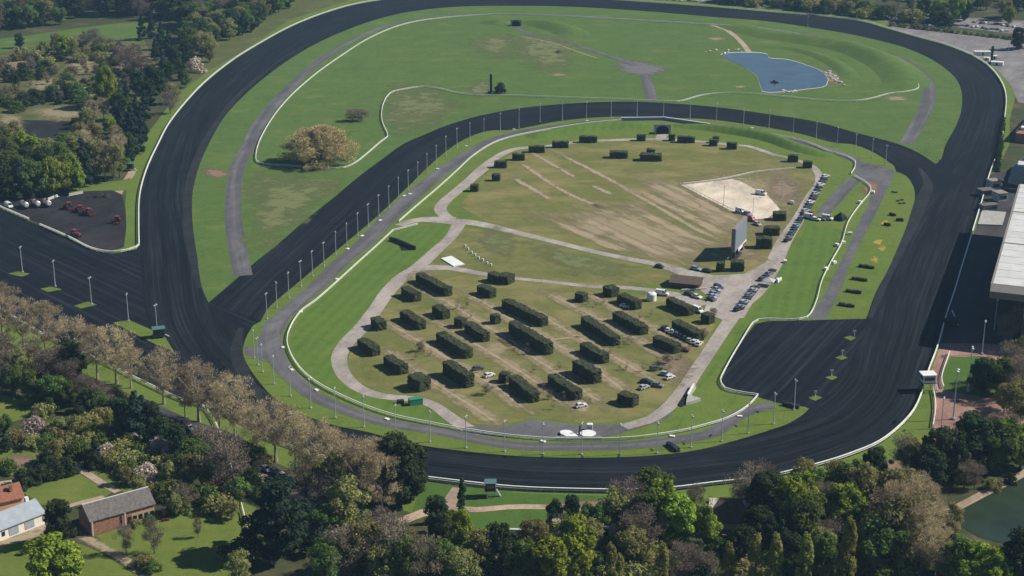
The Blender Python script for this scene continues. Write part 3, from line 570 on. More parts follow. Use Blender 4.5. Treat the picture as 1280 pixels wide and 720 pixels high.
# ------------------------------------------------------------------ rails
def fence(px, label, group, closed=False, h=1.2, rail=.30, step=4.0, post=.16, mat='rail', skirt=True, sm=True, name='rail_fence', cat='rail fence'):
    P = ground(smooth(px, closed) if sm else px)
    if closed: P = P + P[:1]
    n = max(2, int(length(P) / step) + 1); P = resample(P, n); c = P[n // 2].copy()
    t = thing(name, label, cat, c, 0, group); Z0 = .2
    def band(z, wd, ht, nm):
        V = []; Fc = []
        for i, p in enumerate(P):
            d = (P[min(i + 1, n - 1)] - P[max(i - 1, 0)]).normalized(); nn = Vector((-d.y, d.x, 0)) * wd / 2
            for q, zz in ((p + nn, z), (p + nn, z + ht), (p - nn, z + ht), (p - nn, z)): V.append((q.x - c.x, q.y - c.y, zz))
        for i in range(n - 1):
            for k in range(4): Fc.append((4 * i + k, 4 * i + (k + 1) % 4, 4 * i + 4 + (k + 1) % 4, 4 * i + 4 + k))
        Fc += [(0, 1, 2, 3), (4 * n - 4, 4 * n - 1, 4 * n - 2, 4 * n - 3)]
        me = bpy.data.meshes.new(nm); me.from_pydata(V, [], Fc); me.materials.append(M[mat])
        bm = bmesh.new(); bm.from_mesh(me); bmesh.ops.recalc_face_normals(bm, faces=bm.faces); bm.to_mesh(me); bm.free()
        link(nm, me, t)
    band(h - .12, rail, .2, 'top_rail')
    if skirt: band(h * .45, rail * .55, .14, 'lower_rail')
    pm = MB().box((0, 0, h / 2 - .06), (post, post, h - .12)).mesh('post', M[mat])
    order = sorted(range(n), key=lambda i: P[i].length)
    for i in order[:100]: link('post', pm, t, P[i] - c)
    if n > 100:
        m = MB()
        for i in order[100:]: m.box(P[i] - c + Vector((0, 0, h / 2 - .06)), (post, post, h - .12))
        o = m.build('post', M[mat], t); o['kind'] = 'stuff'
    return t
GF = 'white running rails round the tracks'
fence(OUT[:OUT.index((450, 580))], 'long white outer rail running round the whole big cinder track', GF, rail=.46, h=1.35)
fence(R(13, [(1270, 635)]) + R(9, [(1040, 620), (900, 565), (700, 470), (520, 380), (300, 280), (200, 230), (80, 160), (-60, 80)]), 'white rail between the start chute and the row of bare plane trees', GF, rail=.28)
fence([(320, 545), (395, 571), (450, 587), (528, 601)], 'white rail hidden behind plane trees joining chute rail to outer rail', GF, rail=.28)
fence(R(5, [(-60, 290), (0, 320), (70, 350), (145, 382)]), 'short white rail in front of the parked tankers', GF, rail=.45, sm=False)
fence(R(5, [(200, 410), (350, 475), (440, 522), (500, 541), (560, 548), (640, 538), (685, 522), (697, 510)]), 'white rail curving along the front of the tractor yard', GF, rail=.45)
RAILA = R(2, [(15, 720), (80, 600), (170, 490), (300, 375), (440, 275), (550, 205), (680, 145), (800, 112), (950, 92), (1180, 76), (1280, 75)]) + R(3, [(130, 78), (450, 95), (800, 115), (1000, 127), (1280, 150)]) + \
    R(4, [(250, 195), (420, 235), (560, 275), (650, 310), (710, 350), (745, 400), (755, 445), (700, 462), (600, 475), (530, 495), (440, 510), (300, 508), (100, 490), (0, 480)]) + R(3, [(1100, 470), (950, 482), (870, 505), (840, 512), (500, 500), (250, 492), (0, 483)]) + \
    R(2, [(1100, 480), (1000, 468), (920, 448), (850, 438), (750, 450), (670, 472), (635, 530), (630, 610), (660, 690), (625, 715)]) + R(6, [(550, 60), (490, 105), (440, 125), (300, 125), (150, 115), (30, 105), (0, 90), (0, 60)])
fence(RAILA, 'white rail looping round the far infield lawn with pond and russet tree', GF, True, rail=.3)
fence(R(3, [(0, 690), (200, 650), (400, 620), (545, 606)])[::-1] + R(6, [(1190, 0), (1080, 70), (1000, 145), (900, 235), (800, 320), (715, 395)]), 'white rail beside the service lane from lane junction to tunnel bridge', GF, rail=.28)
fence(R(3, [(985, 634), (1100, 650), (1280, 675)]) + R(4, [(190, 715)]) + R(8, [(300, 40), (400, 70), (438, 92), (435, 125), (415, 155)]), 'white rail from tunnel bridge to the far lane crossing', GF, rail=.28)
fence(R(8, [(430, 165), (510, 215), (515, 240), (460, 310), (400, 400), (370, 500), (320, 590), (270, 690)]) + R(12, [(240, 80), (195, 155), (0, 165)]) + R(11, [(1240, 165), (1210, 178), (1150, 270), (1080, 390), (1040, 480), (1060, 510), (1130, 530), (1230, 545)]),
      'white rail round the dark square paddock and up beside the service lane', GF, rail=.28)
fence(R(11, [(1230, 545), (1180, 600), (1080, 660), (950, 700)]) + R(15, [(850, 5), (600, 40), (400, 47), (200, 45), (0, 30)]) + R(10, [(1030, 715), (870, 685), (700, 650), (560, 605), (420, 545), (300, 480), (220, 410), (170, 330), (155, 270), (170, 210), (220, 130), (300, 70), (380, 0)]) + R(6, [(500, 610), (600, 520), (685, 440)]),
      'white rail curving round the lower end of the hedge field', GF, rail=.28)
fence(R(6, [(685, 440), (750, 424), (810, 407)]), 'short white rail beside the lane junction above the grass bank', GF, rail=.28, sm=False)
fence(R(7, [(840, 208), (1000, 190), (1100, 172), (1200, 150), (1280, 140)]) + R(8, [(140, 127)]), 'thin pale fence crossing the lawn behind the sand court', 'thin fences on the lawns', rail=.25, post=.12)
fence(R(7, [(845, 212), (960, 275), (1100, 345)]), 'low wire fence along the long side of the sand court', 'thin fences on the lawns', rail=.12, h=2, post=.1, mat='concrete')
fence(R(12, [(908, 330), (880, 410), (866, 470), (878, 505)]), 'low white rail round the plaza lawn', GF, rail=.28)
fence(R(12, [(825, 510), (838, 600), (825, 700)]), 'low white rail between brick plaza and grass margin', GF, rail=.3)

# tunnel bridge parapet and portals
t = thing('bridge_parapet', 'grey parapet of the lane bridge over the tunnel mouth', 'parapet', G(830, 153))
A = ground(R(3, [(548, 604), (760, 601), (985, 634)])); m = MB()
for p, q in zip(A, A[1:]):
    d = q - p; m.box((p + q) / 2 - t.location + Vector((0, 0, 1.0)), (d.length, .5, 1.6), math.atan2(d.y, d.x))
m.build('wall', M['bridge'], t); m = MB()
for p, q in zip(A, A[1:]):
    d = q - p; m.box((p + q) / 2 - t.location + Vector((0, 0, 1.93)), (d.length + .3, .9, .22), math.atan2(d.y, d.x))
m.build('coping', M['white'], t)
def portal(px, w_, h_, face, label, mat='concrete'):
    t = thing('tunnel_portal', label, 'tunnel mouth', G(*px), face, 'tunnel mouths in the grass banks')
    m = MB(); n = 10; arc = [(-w_ / 2, 0)] + [(-w_ / 2 * math.cos(math.pi * k / n), h_ * .55 + h_ * .45 * math.sin(math.pi * k / n)) for k in range(n + 1)] + [(w_ / 2, 0)]
    outl = [(-w_ / 2 - 1.2, 0), (-w_ / 2 - 1.2, h_ + .8), (w_ / 2 + 1.2, h_ + .8), (w_ / 2 + 1.2, 0)]
    prof = [outl[0], outl[1], outl[2], outl[3]] + arc[::-1]
    m.prism(prof, 0, .6); m.build('portal_wall', M[mat], t)
    m = MB(); m.prism(arc, .3, 5); m.build('tunnel', M['void'], t); return t  # tunnel: a solid block, the darkness within is painted on it
portal((828, 168), 7, 5, 0, 'dark arched tunnel mouth under the lane bridge by round hedges'); portal((645, 33), 6, 4.5, 0, 'small dark tunnel mouth on the far lawn at the lane end')
t = thing('underpass', 'low dark underpass mouth curving in the striped grass bank', 'tunnel mouth', G(503, 306)); m = MB()
arc = [G(*p) - t.location for p in R(6, [(668, 485), (700, 492), (740, 508), (775, 525), (798, 532)])]
for p, q in zip(arc, arc[1:]):
    d = q - p; m.box((p + q) / 2 + Vector((0, 0, .9)), (d.length + .1, .5, 2.2), math.atan2(d.y, d.x))
m.build('retaining_wall', M['dark'], t); m = MB(); m.slab([arc[1], arc[2], arc[3], arc[4], arc[3] + Vector((-4, -3, 0)), arc[1] + Vector((2, -6, 0))], .22, .3); m.build('ramp', M['void'], t)  # ramp: black slab above ground, painted as the shade of a sunken slot
t = thing('underpass', 'pale concrete wedge of the underpass where gravel road meets the paddock', 'tunnel mouth', G(862, 502)); m = MB()
def rel(px, t): return [G(*p) - t.location for p in px]
m.slab(rel(R(11, [(875, 560), (912, 500), (920, 505), (888, 550), (945, 568), (870, 590)]), t), .1, 1.2); m.build('wing_wall', M['concrete'], t); m = MB(); m.slab(rel(R(11, [(828, 590), (860, 540), (880, 545), (868, 585), (850, 598)]), t), .28, .5); m.build('ramp', M['void'], t)  # ramp here: flat slab whose black colour stands for the shaded opening
for lab, pts in (('upper', R(11, [(878, 552), (908, 500)])),):
    m = MB(); a, b = rel(pts, t); d = b - a; m.box((a + b) / 2 + Vector((0, 0, 1.5)), (d.length, .4, .6), math.atan2(d.y, d.x)); m.build('railing', M['rail'], t)

# ------------------------------------------------------------------ clipped hedges
HEDGE = NT('hedge_leaf'); p_ = HEDGE.coord('pos'); f1 = HEDGE.noise(p_, .9, 5, .75); f2 = HEDGE.noise(p_, .12, 3, .6)
HEDGE.col(HEDGE.mix(f2, HEDGE.ramp(f1, [(.3, (.010, .016, .008)), (.70, (.070, .076, .031))]), HEDGE.ramp(f1, [(.3, (.009, .014, .008)), (.70, (.050, .060, .025))]))); HEDGE.bump(f1, .8, .5); HEDGE = HEDGE.m
def hedge_mesh(L, W, H, seed):
    r = np.random.default_rng(seed); bm = bmesh.new(); s = .55; nx, ny, nz = max(2, round(L / s)), max(2, round(W / s)), max(2, round(H / s))
    bmesh.ops.create_cube(bm, size=1)
    bmesh.ops.subdivide_edges(bm, edges=[e for e in bm.edges if abs(e.verts[0].co.x - e.verts[1].co.x) > .5], cuts=nx - 1, use_grid_fill=True)
    bmesh.ops.subdivide_edges(bm, edges=[e for e in bm.edges if abs(e.verts[0].co.y - e.verts[1].co.y) > .5], cuts=ny - 1, use_grid_fill=True)
    bmesh.ops.subdivide_edges(bm, edges=[e for e in bm.edges if abs(e.verts[0].co.z - e.verts[1].co.z) > .5], cuts=nz - 1, use_grid_fill=True)
    ph = r.random(6) * 6
    for v in bm.verts:
        c = v.co; x, y, z = c.x * L, c.y * W, (c.z + .5) * H
        ex = max(0, abs(x) - (L / 2 - .8)); ey = max(0, abs(y) - (W / 2 - .8)); k = 1 - .12 * min(1, ex / .8) * min(1, ey / .8)
        wob = .09 * math.sin(x * .8 + ph[0]) + .07 * math.sin(x * 2.1 + ph[1])
        y = y * k + (y / (W / 2)) * wob * .8 + r.normal() * .10; x = x * (1 - .03 * min(1, ey / .8) * min(1, ex / .8)) + r.normal() * .10
        if z > .1: z = z * (1 + .03 * math.sin(x * .5 + ph[2]) + .03 * math.sin(x * 1.3 + ph[3])) + r.normal() * .11 - .08 * (min(1, ey / .8) if z > H * .8 else 0)
        else: z = -.05
        v.co = (x, y, z)
    me = bpy.data.meshes.new('clipped_hedge'); bm.to_mesh(me); bm.free(); me.materials.append(HEDGE); return me
HN = [0]
def hedge(a, b, label, W=4.0, H=3.5, ext=1.6, grp='clipped hedge blocks in the hedge field'):
    """a to b: foot of the long face; the block lies behind it"""
    A, B = G(*a), G(*b); d = B - A; L = max(3.2, d.length + ext); u = d.normalized() if d.length > .1 else Vector((1, 0, 0)); nn = Vector((-u.y, u.x, 0))
    if nn.x * .6 + nn.y * .8 < 0: nn = -nn
    HN[0] += 1; c = (A + B) / 2 + nn * W / 2
    o = link('clipped_hedge', hedge_mesh(L, W, H, HN[0]), None, (c.x, c.y, .15)); o.rotation_euler = (0, 0, math.atan2(u.y, u.x))
    tag(o, label, 'hedge', grp); return o
def H10(x0, y0, x1, y1, lab, **k): return hedge(R1(10, x0, y0), R1(10, x1, y1), lab, **k)
def H11(x0, y0, x1, y1, lab, **k): return hedge(R1(11, x0, y0), R1(11, x1, y1), lab, **k)
H10(508, 302, 572, 345, 'short hedge block at the bend of the gravel loop'); H10(640, 392, 712, 437, 'hedge block with a notched end, next to the bend of the gravel loop')
H10(760, 500, 806, 524, 'pointed squat hedge at the tip of the field above the green container', W=5.5, H=4.5); H10(576, 194, 603, 216, 'small cube hedge beside the gravel loop, first of its row', W=4)
H10(720, 160, 803, 213, 'medium hedge block between the small cube hedge and the next notched one'); H10(882, 135, 925, 160, 'short round-cornered hedge, third along the gravel loop side')
H10(728, 42, 782, 72, 'short hedge tight against the gravel loop just below the long dark one'); H10(995, 198, 1018, 206, 'small hedge stub touching a longer block', W=3.6)
H10(1044, 222, 1122, 274, 'thick hedge block behind a small stub'); H10(900, 272, 1036, 356, 'long hedge of two joined heights in the middle of the field')
H10(936, 436, 1040, 502, 'tall hedge block alone at the lower middle of the field', H=4.8); H10(1173, 178, 1188, 185, 'tiny cube hedge alone in the middle of the field', W=3, ext=.4)
H10(1214, 474, 1246, 482, 'tiny cube hedge beside the white car', W=3.2, ext=.4); hedge(R1(10, 1265, 492), R1(11, 84, 576), 'long hedge just behind the tiny cube by the white car')
hedge(R1(6, 800, 692), R1(10, 938, 46), 'long dark hedge closest to the white slab, first on the field corner'); H10(1108, 32, 1160, 54, 'short hedge in the upper row below the paired hedges')
hedge(R1(10, 1230, 104), R1(11, 138, 196), 'very long hedge with a bright top in the upper middle'); hedge(R1(10, 1263, 232), R1(11, 158, 338), 'very long hedge of two lengths in the centre of the field', H=4.6)
hedge(R1(6, 1160, 688), R1(6, 1200, 702), 'first of two paired hedges by the white stakes'); hedge(R1(6, 1212, 700), R1(6, 1250, 708), 'second of two paired hedges by the white stakes', W=6)
H11(318, 68, 344, 76, 'small cube hedge in the top row by itself', W=3.6); H11(455, 36, 486, 50, 'short hedge joined to a longer one near the round white tank', W=5)
H11(526, 74, 606, 112, 'broad hedge beside the round white tank'); H11(772, 98, 868, 142, 'hedge beside the white van and the parking plaza')
H11(948, 174, 976, 184, 'small cube hedge at the road edge by a reddish bush', W=3.6); H11(800, 212, 912, 270, 'hedge with a line of cars parked in front'); H11(706, 292, 800, 332, 'hedge block on pale sand beside the line of cars')
H11(504, 168, 570, 204, 'first half of a long hedge split by a gap', W=4.2); H11(582, 210, 632, 238, 'second half of a long hedge split by a gap', W=4.2); H11(344, 192, 494, 292, 'longest hedge, of three joined sections in the east of the field')
H11(340, 326, 438, 382, 'hedge between the longest one and the leaning block'); H11(304, 428, 398, 482, 'reddish-topped hedge block leaning on a dry lane', H=4.6); H11(180, 488, 300, 566, 'long hedge with raised end by the lowest gravel road'); H11(530, 580, 592, 600, 'hedge block alone beside the five parked cars')
GU = 'rounded hedge blocks round the upper lawn'
def HU(n, x, y, w_, label, W=3.4, H=3.5):
    a = R1(n, x, y); b = R1(n, x + w_, y + 2); hedge(a, b, label, W=W, H=H, ext=0, grp=GU)
HU(6, 1070, 240, 38, 'round hedge lowest on the sloping edge of the upper lawn'); HU(6, 1178, 187, 40, 'round hedge second up the sloping edge of the upper lawn'); HU(6, 1190, 122, 62, 'bushy hedge third up the sloping edge of the upper lawn')
HU(7, 0, 84, 62, 'wide hedge at the upper corner of the striped lawn'); HU(7, 82, 45, 80, 'long hedge at the top corner of the striped lawn'); HU(7, 200, 21, 82, 'hedge at the head of the dirt track across the lawn')
HU(3, 335, 715, 90, 'wide hedge on the gravel edge before the tunnel'); HU(3, 622, 706, 44, 'cube hedge just before the tunnel mouth'); HU(3, 782, 706, 30, 'narrow hedge just past the tunnel mouth'); HU(3, 826, 716, 88, 'long hedge past the tunnel mouth'); HU(3, 1002, 716, 28, 'small hedge in the far row past the long one')
HU(7, 488, 74, 90, 'wide rounded hedge alone on the upper lawn', W=5); HU(7, 640, 88, 108, 'large rounded hedge beside the lone one on the lawn', W=6); HU(7, 672, 60, 40, 'small hedge bump behind the large rounded one')
HU(7, 1072, 28, 50, 'dark hedge near the far end of the upper lawn'); HU(7, 985, 12, 40, 'small dark hedge in the far row of the lawn'); HU(8, 98, 92, 52, 'round hedge at the end of the pale fence'); HU(8, 174, 122, 46, 'round hedge at the top of the car row')
HU(8, 25, 386, 66, 'squared hedge between sand court and car row', W=5); HU(8, -22, 460, 80, 'thick hedge by the silver car and sand court', W=5); HU(7, 1222, 526, 78, 'thick hedge behind the big screen', W=5, H=4.6)
HU(7, 1020, 642, 42, 'small square hedge in front of the big screen', H=4); HU(7, 1094, 640, 66, 'wide hedge at the foot of the big screen', W=5, H=4.2)
for i, (n, x, y) in enumerate([(8, 450, 617), (8, 415, 680), (12, 385, 22), (12, 350, 90)]):
    hedge(R1(n, x, y), R1(n, x + 78, y + 12), f'black brush hurdle lying across the lane verge, {nth(i + 1)} from the flower beds', W=1.6, H=1.1, ext=0, grp='black brush hurdles on the verge').data.materials[0] = M['black']
for n, x, y, l_, lab in ((8, 614, 360, 8, 'small black brush block below the tyre stack'), (8, 586, 410, 8, 'small black brush block above the flower beds'), (8, 640, 388, 36, 'low black brush hurdle near the cinder edge')):
    hedge(R1(n, x, y), R1(n, x + l_, y + 2), lab, W=1.4, H=1.2, ext=0, grp='black brush hurdles on the verge').data.materials[0] = M['black']
for n, pts, lab in ((15, [(768, 68), (822, 106)], 'black roller barrier slanting on the verge beside the bottom bend'), (12, [(68, 590), (150, 610)], 'long dark barrier on the verge tip beside the paddock')):
    hedge(R1(n, *pts[0]), R1(n, *pts[1]), lab, W=1.5, H=1.3, ext=0, grp='black roller barriers').data.materials[0] = M['dark']

# ------------------------------------------------------------------ lamp posts
def make_lamp(h, label, tall=False):
    t = thing('lamp_post', label, 'lamp post', (0, 0, 0))
    MB().tube([(0, 0, .3), (0, 0, h * .5), (0, 0, h)], [.17, .14, .1], 6).build('pole', M['metal'], t); MB().box((0, 0, .15), (.8, .8, .4), bev=.06).build('base', M['concrete'], t)
    m = MB().box((0, 0, h + .05), (.2, 1.8, .16))
    m.build('crossbar', M['metal'], t)
    for s in (-.6, .6): MB().box((.1, s, h + .32), (.5, .6, .3), ry=.4, bev=.05).build('lamp_head', M['metal'], t)
    return t
LB = R(10, [(540, 695)]) + R(14, [(698, 15), (870, 50), (1050, 80), (1242, 98)]) + R(15, [(155, 112), (347, 112), (540, 113), (725, 108), (895, 78), (1048, 48), (1180, 8)]) + R(12, [(28, 680), (130, 610)])
LA = R(10, [(397, 650), (273, 600), (172, 540), (90, 480), (32, 420), (10, 385)]) + R(9, [(1272, 350)]) + R(10, [(55, 155), (105, 100), (165, 50)]) + R(6, [(225, 712), (283, 660), (340, 610), (400, 555), (455, 510), (510, 460), (562, 412), (614, 362), (665, 320), (713, 272), (762, 235), (810, 195), (856, 148), (902, 105), (950, 60), (1005, 20)]) + \
    R(2, [(1070, 708), (1140, 685), (1222, 655)]) + R(3, [(35, 638), (140, 610), (252, 600), (372, 600), (495, 590), (625, 590), (757, 590), (890, 600), (1022, 605), (1157, 630)]) + R(4, [(5, 640), (125, 670), (240, 700)]) + R(8, [(345, 10), (437, 45), (520, 70), (588, 105)])
lamp = make_lamp(10.2, 'x')
GL = 'lamp posts along the tracks'; used = [False]
def put_lamp(p, label, sc=1, rz=None):
    rz = random.uniform(-.4, .4) if rz is None else rz
    if not used[0]:
        lamp.location = G(*p, .15); lamp['label'] = label; lamp['group'] = GL; used[0] = True; return lamp
    return dup(lamp, G(*p, .15), rz, sc, label, GL)
for i, p in enumerate(LA): put_lamp(p, f'grey lamp post on the small track verge, {nth(i + 1)} going up from the bottom bend', random.uniform(.97, 1.03))
for i, p in enumerate(LB): put_lamp(p, f'grey lamp post on the bottom verge, {nth(i + 1)} counted towards the paddock', random.uniform(.97, 1.03))
for i, p in enumerate(R(5, [(113, 640), (277, 712)]) + R(9, [(458, 80), (643, 165), (786, 222)])): put_lamp(p, f'grey lamp post on a grass island of the start chute, {nth(i + 1)} from the yard end', 1.04)
for p, s, lab in ((R1(12, 925, 655), 1.62, 'very tall lamp mast on the brick plaza'), (R1(12, 1000, 515), 1.5, 'tall lamp mast at the plaza lawn edge'), (R1(12, 1070, 330), 1.2, 'lamp mast on the brick paving under the grandstand'), (R1(12, 1130, 220), 1.25, 'slim lamp mast against the grandstand glass'), (R1(12, 865, 700), 1.0, 'thin lamp post at the near edge of the brick plaza'),
                  (R1(4, 198, 135), .8, 'small lamp post beside the far straight'), (R1(4, 1200, 262), .9, 'lamp post on the car park by the round bush'), (R1(8, 805, 42), .7, 'small post on the far grass point between the tracks'),
                  (R1(7, 1058, 310), .95, 'floodlight pole in the middle of the sand court'), (R1(7, 1205, 345), .7, 'short pole at the sand court edge by parked cars'), (R1(8, 70, 265), .9, 'pole beside the dry lawn end of the court'), (R1(7, 1185, 218), .7, 'short pole at the back of the sand court')):
    put_lamp(p, lab, s)
def small_block(n, x, y, name, label, size, mat, rz=0, cat='block', group=None):
    o = MB().box((0, 0, size[2] / 2), size, bev=min(size) * .15).build(name, M[mat]); p = G(*R1(n, x, y)); o.location = (p.x, p.y, .2); o.rotation_euler.z = rz; return tag(o, label, cat, group)
WS = R(6, [(1052, 14), (908, 128), (770, 253), (740, 262), (620, 385), (530, 463), (458, 528), (404, 680)]) + R(10, [(225, 124), (135, 302), (180, 414), (303, 515), (655, 660)]) + R(15, [(155, 52), (800, 26)]) + R(11, [(1138, 646)]) + R(3, [(10, 650), (375, 607), (778, 600), (1200, 643)]) + R(4, [(295, 5)])
for i, p in enumerate(WS):
    o = MB().box((0, 0, .2), (1.7, 1.1, .35), bev=.08).build('marker_board', M['white']); q = G(*p); o.location = (q.x, q.y, .22); o.rotation_euler.z = .2 * i
    tag(o, f'small white marker slab beside the service lane, {nth(i + 1)} counted round it', 'marker', 'white marker slabs beside the lane')
for i, (n, x, y) in enumerate([(12, 372, 340), (12, 318, 440), (12, 236, 545), (12, 432, 240)]):
    t = thing('marker_post', f'little white marker post on a grass island, {nth(i + 1)} in the paddock row', 'marker', G(*R1(n, x, y), .2), 0, 'white marker posts on paddock islands')
    MB().cyl((0, 0, 0), .12, 2.2, 6).build('post', M['white'], t); MB().box((0, 0, 1.9), (1.1, .15, .8), bev=.03).build('sign_board', M['white'], t)
SK = R(6, [(1045, 515), (1060, 530), (1078, 548), (1095, 560), (1113, 575), (1133, 585), (1155, 600), (1175, 610)])
for i, p in enumerate(SK):
    o = MB().box((0, 0, .6), (.9, .45, 1.1), bev=.08).build('stake', M['white']); o.location = G(*p, .2); o.rotation_euler.z = -.6; tag(o, f'small white stake on the lawn by the slab, {nth(i + 1)} in its row', 'stake', 'white stakes on the lawn')

# ------------------------------------------------------------------ cars
def car_parts(kind):
    """profile x (length), z; returns bodies in local space, nose to +x"""
    if kind == 'car': L, W = 4.3, 1.75; low = [(-2.15, .35), (-2.1, .85), (-1.3, .95), (.75, .95), (2.0, .78), (2.15, .55), (2.1, .3), (-2.1, .3)]; cab = [(-1.9, .93), (-1.35, 1.45), (.1, 1.48), (.95, .93)]
    elif kind == 'estate': L, W = 4.7, 1.8; low = [(-2.35, .35), (-2.32, .95), (.85, .98), (2.2, .8), (2.35, .55), (2.3, .3), (-2.3, .3)]; cab = [(-2.28, .95), (-2.0, 1.55), (.2, 1.56), (1.05, .96)]
    else: L, W = 5.4, 2.0; low = [(-2.7, .4), (-2.7, 1.15), (1.7, 1.15), (2.55, 1.0), (2.7, .6), (2.65, .35), (-2.65, .35)]; cab = [(-2.68, 1.13), (-2.6, 2.25), (1.0, 2.25), (1.85, 1.13)]
    return L, W, low, cab
def make_vehicle(kind):
    L, W, low, cab = car_parts(kind); t = thing('parked_car' if kind != 'van' else 'van', 'x', 'car' if kind != 'van' else 'van')
    m = MB(); m.prism(low, -W / 2, W / 2); inn = W / 2 - .12
    a = [(-inn - .08, cab[0]), (-inn + .06, cab[1])]
    bm = m.bm; v = []
    for s in (-1, 1): v.append([bm.verts.new((x, s * (W / 2 - (.03 if k in (0, 3) else .2)), z)) for k, (x, z) in enumerate(cab)])
    bm.faces.new(v[0]); bm.faces.new(v[1][::-1])
    for k in range(4): bm.faces.new((v[0][k], v[1][k], v[1][(k + 1) % 4], v[0][(k + 1) % 4]))
    m.build('body', M['paint'], t)
    def quad(p0, p1, y0, y1, o_, name):
        q = MB(); e = o_; q.poly([(p0[0] + e[0], -y0, p0[1] + e[1]), (p0[0] + e[0], y0, p0[1] + e[1]), (p1[0] + e[0], y1, p1[1] + e[1]), (p1[0] + e[0], -y1, p1[1] + e[1])]); q.build(name, M['glass'], t)
    lerp = lambda a, b, k: (a[0] + (b[0] - a[0]) * k, a[1] + (b[1] - a[1]) * k)
    quad(lerp(cab[3], cab[2], .08), lerp(cab[3], cab[2], .92), W / 2 - .12, W / 2 - .27, (.02, .02), 'windscreen')
    quad(lerp(cab[0], cab[1], .12), lerp(cab[0], cab[1], .9), W / 2 - .12, W / 2 - .27, (-.02, .02), 'rear_window')
    for s in (-1, 1):
        x0 = cab[0][0] if kind != 'van' else .1
        q = MB(); P = [(x0 + .25, .1), (max(cab[1][0], x0) + .12, .88), (cab[2][0] - .05, .88), (cab[3][0] - .25, .1)]; zb, zt = cab[0][1], cab[1][1]
        q.poly([(x, s * (W / 2 - .03 - .17 * k + .02), zb + (zt - zb) * k) for x, k in P]); q.build('side_window', M['glass'], t)
        for x in (-L * .31, L * .31):
            MB().tube([(x, s * (W / 2 - .22), .32), (x, s * (W / 2 + .02), .32)], .32, 10).build('wheel', M['tyre'], t)
    return t
VEH = {k: make_vehicle(k) for k in ('car', 'estate', 'van')}; vused = {k: False for k in VEH}
PAL = {'white': (.62, .62, .60), 'silver': (.36, .38, .40), 'dark grey': (.06, .065, .07), 'black': (.014, .015, .017), 'navy blue': (.022, .035, .075), 'dark red': (.14, .02, .022), 'pale blue': (.20, .28, .36), 'grey': (.16, .17, .18), 'red': (.40, .045, .04), 'beige': (.32, .28, .22), 'green': (.04, .28, .17)}
def vehicle(p, dirpx, color, label, group, kind='car'):
    a = G(*p); b = G(p[0] + dirpx[0], p[1] + dirpx[1]); rz = math.atan2((b - a).y, (b - a).x) + random.uniform(-.05, .05); pr = VEH[kind]; c = (*PAL[color], 1)
    if not vused[kind]: vused[kind] = True; o = pr; o.location = (a.x, a.y, .3); o.rotation_euler.z = rz; o['label'] = label; o['group'] = group
    else: o = dup(pr, (a.x, a.y, .3), rz, random.uniform(.97, 1.05), label, group)
    for ch in o.children:
        if ch.name.startswith('body'): ch.color = c
    o.color = c; return o
def car_row(a, b, n, dirpx, where, group, cols):
    for i in range(n):
        k = i / max(1, n - 1); p = (a[0] + (b[0] - a[0]) * k, a[1] + (b[1] - a[1]) * k); c = cols[i % len(cols)]
        vehicle(p, dirpx, c, f'{c} car parked {where}, {nth(i + 1)} down its row', group, 'car' if i % 3 else 'estate')
C7 = ['dark grey', 'white', 'navy blue', 'black', 'silver', 'dark grey', 'navy blue', 'white', 'black', 'pale blue', 'grey']
car_row((1032, 222), (1005, 269), 14, (6, -1.5), 'on the road by the upper lawn', 'cars in the upper roadside row', ['white', 'navy blue', 'dark grey', 'white', 'black', 'navy blue', 'silver', 'dark grey', 'black', 'white', 'navy blue', 'dark grey', 'silver', 'black'])
car_row((1001, 275), (984.5, 302), 10, (6, -3), 'on the roadside beyond the screen', 'cars in the middle roadside row', ['navy blue', 'black', 'dark grey', 'pale blue', 'navy blue', 'black', 'dark grey', 'navy blue', 'grey', 'black'])
car_row((944, 362), (923.5, 388.5), 10, (6, -2), 'on the grass edge opposite the cabin', 'cars in the plaza edge row', ['dark grey', 'silver', 'navy blue', 'grey', 'dark grey', 'black', 'silver', 'navy blue', 'pale blue', 'black'])
car_row((898, 361), (889.5, 376), 6, (6, 3), 'side by side before the brown cabin', 'cars in front of the cabin', ['navy blue', 'silver', 'dark grey', 'pale blue', 'silver', 'dark grey'])
car_row((965, 341), (953, 350.5), 4, (6, -3), 'on the road bend beside the grey canopy', 'cars at the road bend', ['black', 'grey', 'navy blue', 'dark grey'])
car_row(R1(11, 762, 208), R1(11, 935, 288), 9, (5, -4), 'under the hedge by the road', 'cars parked along the hedge', ['black', 'white', 'silver', 'dark grey', 'navy blue', 'dark grey', 'silver', 'white', 'white'])
GS = 'cars standing singly in the field'
